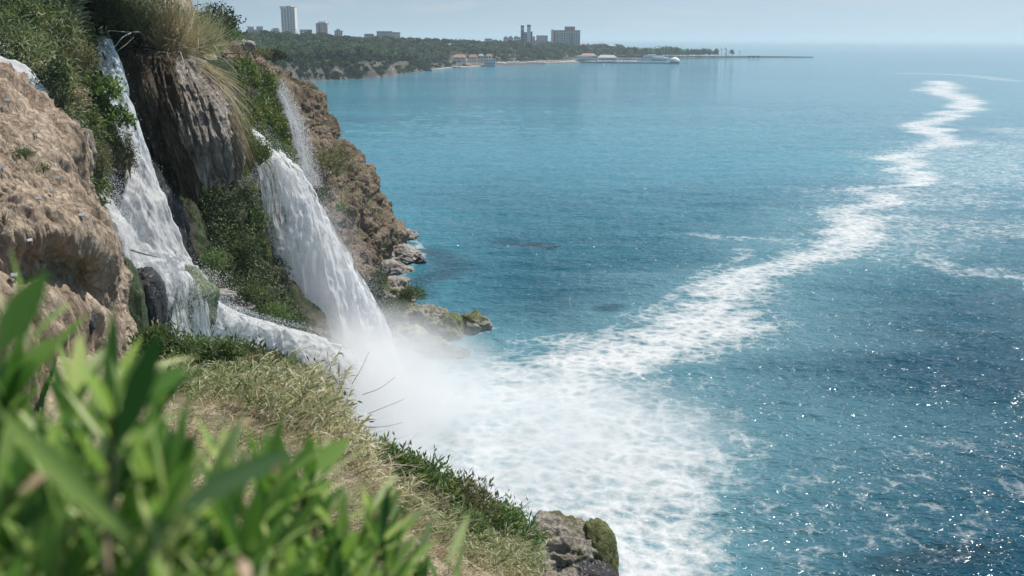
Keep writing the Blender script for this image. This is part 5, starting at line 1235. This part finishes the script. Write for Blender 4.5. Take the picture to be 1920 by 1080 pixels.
stalk('thin dry stalk hanging across the moss curtain', [(380, 122, 84), (410, 148, 86), (440, 163, 88), (453, 166, 88)], .04)
stalk('thin dry stalk pointing right below the hanging grass', [(372, 140, 83), (410, 165, 85), (440, 185, 86), (452, 192, 86)], .035)
stalk('fine twig reaching into the sky above the bushes', [(372, 30, 60), (390, 22, 60), (410, 16, 60), (425, 6, 60)], .025, 'wood')
stalk('broken log lying in the white cascade', [(238, 466, 64), (262, 474, 64), (282, 479, 64.3), (294, 482, 64.5)], .07, 'wood', 'driftwood')
for k, (a, b, c) in enumerate([((680, 740, 34), (712, 728, 33), (742, 706, 33)), ((690, 776, 34), (725, 762, 33), (758, 748, 33)), ((660, 720, 34), (678, 690, 33.5), (692, 660, 33)), ((684, 800, 34), (720, 800, 33.5), (756, 792, 33)), ((610, 690, 35), (628, 672, 35), (640, 650, 35)), ((676, 850, 33.5), (716, 856, 33), (746, 850, 33))]):
    stalk(['dark bare stalk arching out from the bank edge over the foam', 'thin bare stalk below the arching stalk at the bank edge', 'upright dark reed plume on the bank edge before the white water', 'thin stalk drooping level over the foam', 'short bare stalk among the reeds at the top of the bank', 'lowest bare stalk sticking out over the foam'][k], [a, b, c], .012, 'wood')
# tall single reeds standing out of the bed
def reed_plant(label, px, py, Y, h, seed, hue=.15, n=3, group=None):
    g = np.random.default_rng(seed); c = P(px, py, Y); t = thing('reed', label, 'reed', c, group)
    b = np.c_[g.normal(0, .12, (n, 2)), np.zeros(n)]; hh = h*g.uniform(.75, 1.1, n)
    A, B = reed_geo(b, hh, np.c_[.12*hh+g.normal(0, .08, n), g.normal(0, .1, n), 0*hh], g, 12, .42, .045, hue)
    mesh('canes', A[0], A[1], M['stem'], t, False, {'rnd': A[2]}); mesh('leaves', B[0], B[1], M['reed'], t, False, {'rnd': B[2]}); return t
RP = [(300, 680, 36, 1.2, .1), (340, 690, 35, 1.3, .08), (365, 690, 35, 1.2, .1), (398, 690, 35, 1.0, .2), (438, 700, 34, 1.5, .05), (452, 700, 34, 1.2, .15), (500, 710, 34, 1.0, .4), (545, 730, 33.5, 1.1, .45), (590, 750, 33, 1.1, .5), (640, 800, 32.5, 1.0, .6),
      (668, 830, 32, .9, .6), (710, 900, 32, .8, .1), (730, 915, 32, .9, .05), (775, 930, 33, .8, .2), (830, 975, 33, .7, .2), (905, 1010, 35, .9, .1), (930, 1020, 36, 1.0, .05), (970, 1040, 37, .9, .1), (880, 1060, 32, .8, .15), (800, 1030, 29, .7, .3)]
LB = ['fresh green reed at the left end of the bank beside the black boulder', 'tall spiky green reed before the moss covered mound', 'green reed just right of the spiky reed before the mound', 'green reed below the foot of the mossy mound', 'tallest green reed standing up against the white cascade', 'green reed next to the tallest one on the bank',
      'olive reed on the bank edge below the reedy bushes', 'yellowish reed on the bank edge before the cascade', 'straw tipped reed leaning over the white water', 'brown reed at the turn of the bank edge', 'withered reed where the bank edge drops steeply', 'first green reed on the lower lobe of the bank', 'fine green reed at the top of the lower lobe of the bank', 'olive reed in the middle of the lower lobe', 'grey green reed on the right slope of the lower lobe',
      'leafy green reed left of the big flat rock', 'spiky green reed nearest the big flat rock', 'green reed at the foot of the big flat rock', 'pale green reed at the bottom edge below the lobe', 'short olive reed inside the lower lobe']
for k, (a, l) in enumerate(zip(RP, LB)): reed_plant(l, a[0], a[1], a[2], a[3], 700+k, a[4])

BS = [(300, 688, 37, .8, 'leaf', 'leafy green bush at the left end of the near bank below the black boulder'), (372, 706, 36, .7, 'leafb', 'pale green bush on the bank edge before the mossy mound'), (446, 712, 35.5, .8, 'leaf', 'green bush on the bank edge below the tallest reed'), (505, 735, 35, .75, 'olive', 'olive bush on the bank edge before the white cascade'),
      (552, 772, 34, 1.05, 'leaf', 'tallest green bush at the shoulder of the near bank'), (590, 822, 33.5, 1.0, 'leaf', 'wispy green bush at the corner of the bank nearest the falls'), (640, 870, 33, .6, 'leaf', 'dark green bush where the bank edge turns down'), (520, 800, 29, .7, 'olive', 'dry olive bush in the middle of the reed bed'),
      (430, 770, 30, .7, 'leaf', 'green bush inside the reed bed below the tallest reed'), (590, 860, 28, .6, 'olive', 'straw tinted bush low in the reed bed'), (700, 905, 33, .75, 'leafb', 'fresh green bush at the top of the lower lobe of the bank'), (745, 925, 33, .8, 'leafb', 'dense green bush beside the fresh bush on the lower lobe'), (795, 962, 33.5, 1.05, 'leafb', 'rounded green bush on the crest of the lower lobe'),
      (850, 985, 34, 1.0, 'olive', 'rounded olive bush on the crest of the lower lobe'), (905, 1018, 35, 1.0, 'leafb', 'green bush on the far slope of the lower lobe'), (955, 1038, 36.5, 1.0, 'leafb', 'bright leafy bush next to the big flat rock'), (780, 1015, 30, .9, 'olive', 'pale olive bush in the middle of the lower lobe'), (870, 1055, 31, .9, 'leafb', 'green bush at the bottom edge of the lower lobe'), (700, 990, 26, .6, 'straw', 'straw coloured bush on the near slope of the lower lobe')]
for k, (x, y, Y, rr_, mt_, lb) in enumerate(BS):
    S('shrub', lb, P(x, y, Y)+[0, 0, .4], (rr_*1.35, rr_*1.2, rr_*1.15), M[mt_], 560+k, 1700, .27, .30, 20, upb=.6)

# ------------------------------------------------------------------ steel frame and floodlights
M['steel'] = plain('dark_steel', (.07, .075, .075), .5, .1, 2)
M['panel'] = plain('lamp_panel', (.40, .44, .5), .25, .1, 6)
M['case'] = plain('lamp_case', (.42, .42, .41), .5, .06, 6)
def front(G, px, py, rad=7):
    q = G.reshape(-1, 3); X, Yp = proj(q); d = (X-px)**2+(Yp-py)**2; q = q[d < max(rad*rad, d.min()*1.01)]
    return q[np.argmin(q[:, 1])]
fb = front(np.concatenate([HEAD.reshape(-1, 3), TOP.reshape(-1, 3)]), 443, 122)
t = thing('frame_sign', 'dark steel picture frame standing on the slope of the headland', 'frame', fb, None, -.35)
t.scale = (fb[1]/146,)*3; print('frame at', fb)
w, h = 2.35, 2.0
MB().box(-w/2, w/2, -.06, .06, h-.12, h).obj('top_bar', M['steel'], t)
MB().box(-w/2, -w/2+.12, -.06, .06, -.6, h-.123).obj('post', M['steel'], t); MB().box(w/2-.12, w/2, -.06, .06, -.9, h-.123).obj('post', M['steel'], t)
m = MB().box(-w/2+.123, w/2-.123, -.03, .03, h*.50, h*.55)
for x, b, c in ((-.85, .2, .3), (-.5, .16, .35), (-.15, .14, .22), (.25, .2, .34), (.62, .15, .26), (.9, .1, .2)): m.box(x-b/2, x+b/2, -.035, .035, h*.553, h*.553+c).box(x-.03, x+.03, -.036, .036, h*.3, h*.498)
m.obj('cut_out_panel', M['steel'], t)
LT = ['floodlight lamp on the clay bluff at the left edge beside the small bush', 'floodlight lamp highest on the clay bluff', 'floodlight lamp in the crease of the bluff below the highest one', 'floodlight lamp above the small round bush on the bluff', 'floodlight lamp right of the smaller round bush on the bluff', 'floodlight lamp on the shoulder of the bluff below the bushes',
      'tilted floodlight lamp left of the shoulder lamp', 'floodlight lamp nearest the sharp edge of the bluff', 'floodlight lamp on a long arm low on the bluff', 'floodlight lamp at lower left just above the green leaves', 'lowest floodlight lamp showing over the leaf tips']
LPX = [(10, 326, 41.5), (22, 192, 46), (76, 252, 47), (50, 282, 43.6), (115, 336, 44.2), (104, 360, 43.0), (76, 374, 41.7), (163, 413, 44.0), (62, 466, 38.9), (36, 524, 37.2), (110, 592, 42.4)]
gl = np.random.default_rng(3)
def clay_front(px, py):
    X, Yp = proj(CLAY.reshape(-1, 3)); d = (X-px)**2+(Yp-py)**2; near = d < max(60, d.min()*1.01)
    q = CLAY.reshape(-1, 3)[near]; return q[np.argmin(q[:, 1])]
lamp0 = None
for lb, (x, y, Y) in zip(LT, LPX):
    c = clay_front(x, y); rz = gl.uniform(-.6, .8)
    if lamp0 is None:
        lamp0 = thing('floodlight', lb, 'floodlight', c+[.0, -.1, .12], 'floodlights on the clay bluff', rz)
        hd = MB().box(-.16, .16, -.045, .045, -.11, .11).obj('lamp_head', M['case'], lamp0); hd.rotation_euler = (-.9, 0, 0); hd.location = (0, -.05, .18)
        gp = MB().box(-.14, .14, -.052, -.046, -.09, .09).obj('glass_panel', M['panel'], hd)
        MB().tube([(-.17, -.05, .18), (-.17, 0, .02), (.17, 0, .02), (.17, -.05, .18)], .014, 5).obj('bracket', M['steel'], lamp0)
        MB().tube([(0, 0, .02), (0, .08, -.35)], .02, 5).obj('stake', M['steel'], lamp0)
    else: dup(lamp0, c+[.0, -.1, .12], lb, rz=rz, sc=gl.uniform(.55, .75))

# ------------------------------------------------------------------ oleander leaves close to the lens
def lance(c, d, Ln, Wd, g, nrm, curl=.15):
    "lance shaped leaves: 6 cross rows folded along the midrib"
    n = len(c); t = np.array([0, .12, .3, .55, .8, 1.]); wp = np.array([.12, .55, .95, 1., .6, .02])
    s = unit(np.cross(d, nrm)); b = np.cross(s, d)
    Ln = np.asarray(Ln)[:, None, None]; Wd = np.asarray(Wd)[:, None, None]; curl = np.broadcast_to(curl, (n,))[:, None, None]
    ctr = c[:, None]+d[:, None]*Ln*t[None, :, None]-b[:, None]*0-np.array([0, 0, 1.])*(curl*Ln*(t**2)[None, :, None])
    h = s[:, None]*Wd*.5*wp[None, :, None]; f = b[:, None]*Wd*.13*wp[None, :, None]
    V = np.stack([ctr+h+f, ctr, ctr-h+f], 2); k = 18
    q = []
    for i in range(5):
        for j in range(2): q.append([3*i+j, 3*i+j+1, 3*i+3+j+1, 3*i+3+j])
    Fq = ((np.arange(n)*k)[:, None, None]+np.array(q)[None]).reshape(-1, 4)
    return V.reshape(-1, 3), Fq
def shoot(label, px, py, D, seed, lean=(.2, .1), n=16, Ln=.13, Wd=.021, hue=.5, down=.55, group='oleander shoots in front of the viewpoint'):
    "stem from the ground up to a whorled tip seen at px,py, D metres ahead"
    g = np.random.default_rng(seed); tip = P(px, py, D); base = np.array([tip[0]-lean[0]*down, tip[1]-lean[1]*down, tip[2]-down])
    t = thing('oleander_shoot', label, 'shoot', base, group)
    top = tip-base; ax = unit(top[None])[0]
    MB().tube([(0, 0, 0), top*.5+[.01, 0, .01], top], [.005, .004, .0025], 6).obj('stem', M['stem'], t, True)
    u = np.sort(1-g.random(n)**1.3*.62); a = np.arange(n)*2.2+g.normal(0, .35, n)
    e1 = unit(np.cross(ax, [0.3, 1, .2])[None])[0]; e2 = np.cross(ax, e1)
    el = np.interp(u, [.4, 1], [.35, 1.15])+g.normal(0, .15, n)
    rad = np.cos(a)[:, None]*e1+np.sin(a)[:, None]*e2
    d = unit(rad*np.cos(el)[:, None]+ax*np.sin(el)[:, None])
    nrm = unit(np.cross(np.cross(d, ax[None]+1e-4), d))
    V, Fq = lance(top*u[:, None], d, Ln*g.uniform(.7, 1.2, n), Wd*g.uniform(.8, 1.25, n), g, nrm, g.uniform(0, .3, n))
    mesh('foliage', V, Fq, M['olea'], t, True, {'rnd': rep(np.clip(hue+.3*g.normal(size=n), 0, 1), 18)})  # wide tone spread: the palest leaves stand in for highlights
    return t
g = np.random.default_rng(77)
SHT = [(60, 560, .95, .45), (150, 640, .9, .6), (20, 640, .8, .35), (215, 640, 1.1, .75), (285, 690, 1.05, .45), (100, 740, .75, .5), (330, 800, .8, .35), (250, 790, .7, .6), (420, 760, 1.0, .55), (20, 800, .62, .4), (160, 850, .62, .55), (420, 900, .7, .3),
       (300, 920, .6, .5), (500, 840, .95, .4), (580, 850, 1.25, .6), (600, 900, 1.2, .6), (690, 920, 1.35, .45), (640, 1000, 1.1, .5), (740, 960, 1.4, .6), (540, 1000, .8, .35), (430, 1030, .62, .5), (90, 960, .55, .5), (220, 1010, .55, .6), (340, 1060, .55, .4),
       (780, 1010, 1.5, .4), (520, 940, .85, .6), (700, 1060, 1.2, .5), (20, 1000, .5, .35), (130, 1080, .5, .55), (620, 1080, .9, .45), (840, 1070, 1.6, .5), (380, 850, .85, .65), (200, 720, .85, .4), (480, 1080, .7, .6), (-30, 700, .8, .4), (-20, 900, .6, .5)]
zone = lambda x, y: ('in the bottom left corner' if y > 880 and x < 300 else 'along the bottom edge' if y > 980 else 'at the left edge under the clay bluff' if x < 130 else 'in front of the clay bluff' if x < 330 and y < 760 else 'below the reed bed' if x < 540 else 'in front of the dry grass')
for k, (x, y, D, hue) in enumerate(SHT):
    D = D*.8+.26; y += .36*.12*1867/D
    shoot('blurred green oleander shoot '+zone(x, y), x, y, D, 800+k, (g.uniform(-.1, .45), g.uniform(-.1, .2)), int(g.uniform(22, 34)), g.uniform(.085, .125), g.uniform(.011, .0165), hue+.1)
def big_leaf(label, a, b, wd, hue, bend=.1):
    A_, B_ = P(*a), P(*b); d = (B_-A_)/np.linalg.norm(B_-A_); t = thing('oleander_leaf', label, 'leaf', A_)
    V, Fq = lance(np.zeros((1, 3)), d[None], [np.linalg.norm(B_-A_)], [wd], g, unit(np.array([[.15, -.75, .65]])), bend)
    mesh('blade', V, Fq, M['olea'], t, True, {'rnd': np.full(18, hue)})
    MB().tube([-d*.05-[0, 0, .05], -d*.015-[0, 0, .012], (0, 0, 0)], .0014, 5).obj('stalk', M['stem'], t, True); return t
big_leaf('broad dark leaf pointing right across the middle of the blurred leaves', (330, 960, .62), (560, 815, .72), .019, .02)
big_leaf('long pale leaf slanting down to the right at the left edge', (0, 770, .62), (250, 1020, .60), .016, .75, .0)
big_leaf('upright dark leaf standing before the near bank', (225, 830, .66), (305, 610, .68), .020, .05, .0)
big_leaf('bright leaf rising at the left edge before the clay bluff', (0, 655, .7), (92, 505, .72), .026, .5, .0)
big_leaf('thin leaf pointing up right above the pale slanting leaf', (262, 745, .75), (352, 685, .78), .018, .35, .0)
big_leaf('lone upright leaf before the dry slope', (582, 905, 1.2), (578, 812, 1.2), .020, .45, .0)
big_leaf('lone leaf leaning right before the dry slope', (590, 885, 1.2), (655, 820, 1.25), .024, .55, .0)
big_leaf('grey pale stalk like leaf low in front of the reeds', (840, 1060, 1.0), (880, 960, 1.05), .010, .9, .0)
g3 = np.random.default_rng(123)
for k in range(46):
    x = g3.uniform(-40, 760); ylim = np.interp(x, [-40, 60, 200, 320, 440, 540, 640, 760], [700, 700, 760, 820, 860, 900, 960, 1010])
    y = ylim+g3.random()**.8*(1120-ylim); D = g3.uniform(.72, 1.15)+.35*(x > 480)
    shoot('narrow leaved oleander shoot '+zone(x, y), x, y, D, 900+k, (g3.uniform(-.2, .45), g3.uniform(-.1, .2)), int(g3.uniform(18, 30)), g3.uniform(.08, .115), g3.uniform(.010, .015), g3.uniform(.3, .8))
# withered leaves caught among the shoots
for k, (x, y, D) in enumerate([(90, 670, .9), (255, 820, .8), (330, 925, .75), (205, 1010, .6), (500, 800, 1.05), (520, 860, 1.0), (620, 840, 1.25), (460, 1060, .7), (560, 1070, .9), (700, 960, 1.3), (80, 860, .7), (300, 760, .9)]):
    c = P(x, y, D); n = 1; t = thing('withered_leaf', 'curled tan dead leaf caught among the green shoots', 'dead leaf', c, 'withered leaves among the shoots')
    V, Fq = lance(g.normal(0, .012, (n, 3)), unit(g.normal(size=(n, 3))+[0, 0, -.3]), g.uniform(.018, .034, n), g.uniform(.007, .012, n), g, rdir(g, n), .5)
    mesh('blade', V, Fq, M['oleadry'], t, True, {'rnd': rep(g.random(n), 18)})

# ------------------------------------------------------------------ spray cloud over the plunge
def mist():
    c0 = np.array([-4., 99., 5.]); hx, hy, hz = 34, 30, 27
    m = MB().box(-hx, hx, -hy, hy, -4.6, hz); mt, out, N, L = newmat('mist')
    tc = N('ShaderNodeTexCoord')
    def ball(c, r):
        mp = N('ShaderNodeMapping', _vector_type='POINT'); mp.inputs['Scale'].default_value = tuple(1/v for v in r); mp.inputs['Location'].default_value = tuple(-a/b for a, b in zip(c, r))
        L(tc.outputs['Object'], mp.inputs[0]); gr = N('ShaderNodeTexGradient', _gradient_type='SPHERICAL'); L(mp.outputs[0], gr.inputs[0]); return gr.outputs[1]
    a = ball((-11, -2, -4), (18, 20, 13)); b = ball((6, -6, -4.5), (25, 20, 7)); c = 0
    f = math_(N, L, 'MAXIMUM', math_(N, L, 'MAXIMUM', math_(N, L, 'MULTIPLY', a, 1.3), math_(N, L, 'MULTIPLY', b, .6)), math_(N, L, 'MULTIPLY', ball((-17, 7, 6), (6, 7, 17)), .3))
    no = N('ShaderNodeTexNoise', Scale=.2, Detail=5.0, Roughness=.62); L(tc.outputs['Object'], no.inputs['Vector'])
    q = math_(N, L, 'MULTIPLY', f, math_(N, L, 'MULTIPLY', math_(N, L, 'SUBTRACT', no.outputs[0], .29, True), 4.2))
    dn = math_(N, L, 'MULTIPLY', math_(N, L, 'POWER', q, 1.3), .36)
    v = N('ShaderNodeVolumePrincipled'); v.inputs['Color'].default_value = (.97, .98, .99, 1); v.inputs['Anisotropy'].default_value = .2
    L(dn, v.inputs['Density']); L(v.outputs[0], out.inputs['Volume'])
    o = m.obj('mist', mt); o.location = tuple(c0); tag(o, 'cloud of white spray hanging over the foot of the falls', None, None, 'stuff')
mist()
# ------------------------------------------------------------------ sea haze
mt, out, N, L = newmat('haze')
v = N('ShaderNodeVolumePrincipled'); v.inputs['Color'].default_value = (.72, .83, .90, 1); v.inputs['Density'].default_value = 1.0e-4; v.inputs['Anisotropy'].default_value = .3
L(v.outputs[0], out.inputs['Volume'])
o = MB().box(-95000, 95000, -95000, 95000, -41.5, 135).obj('haze', mt); tag(o, kind='stuff')
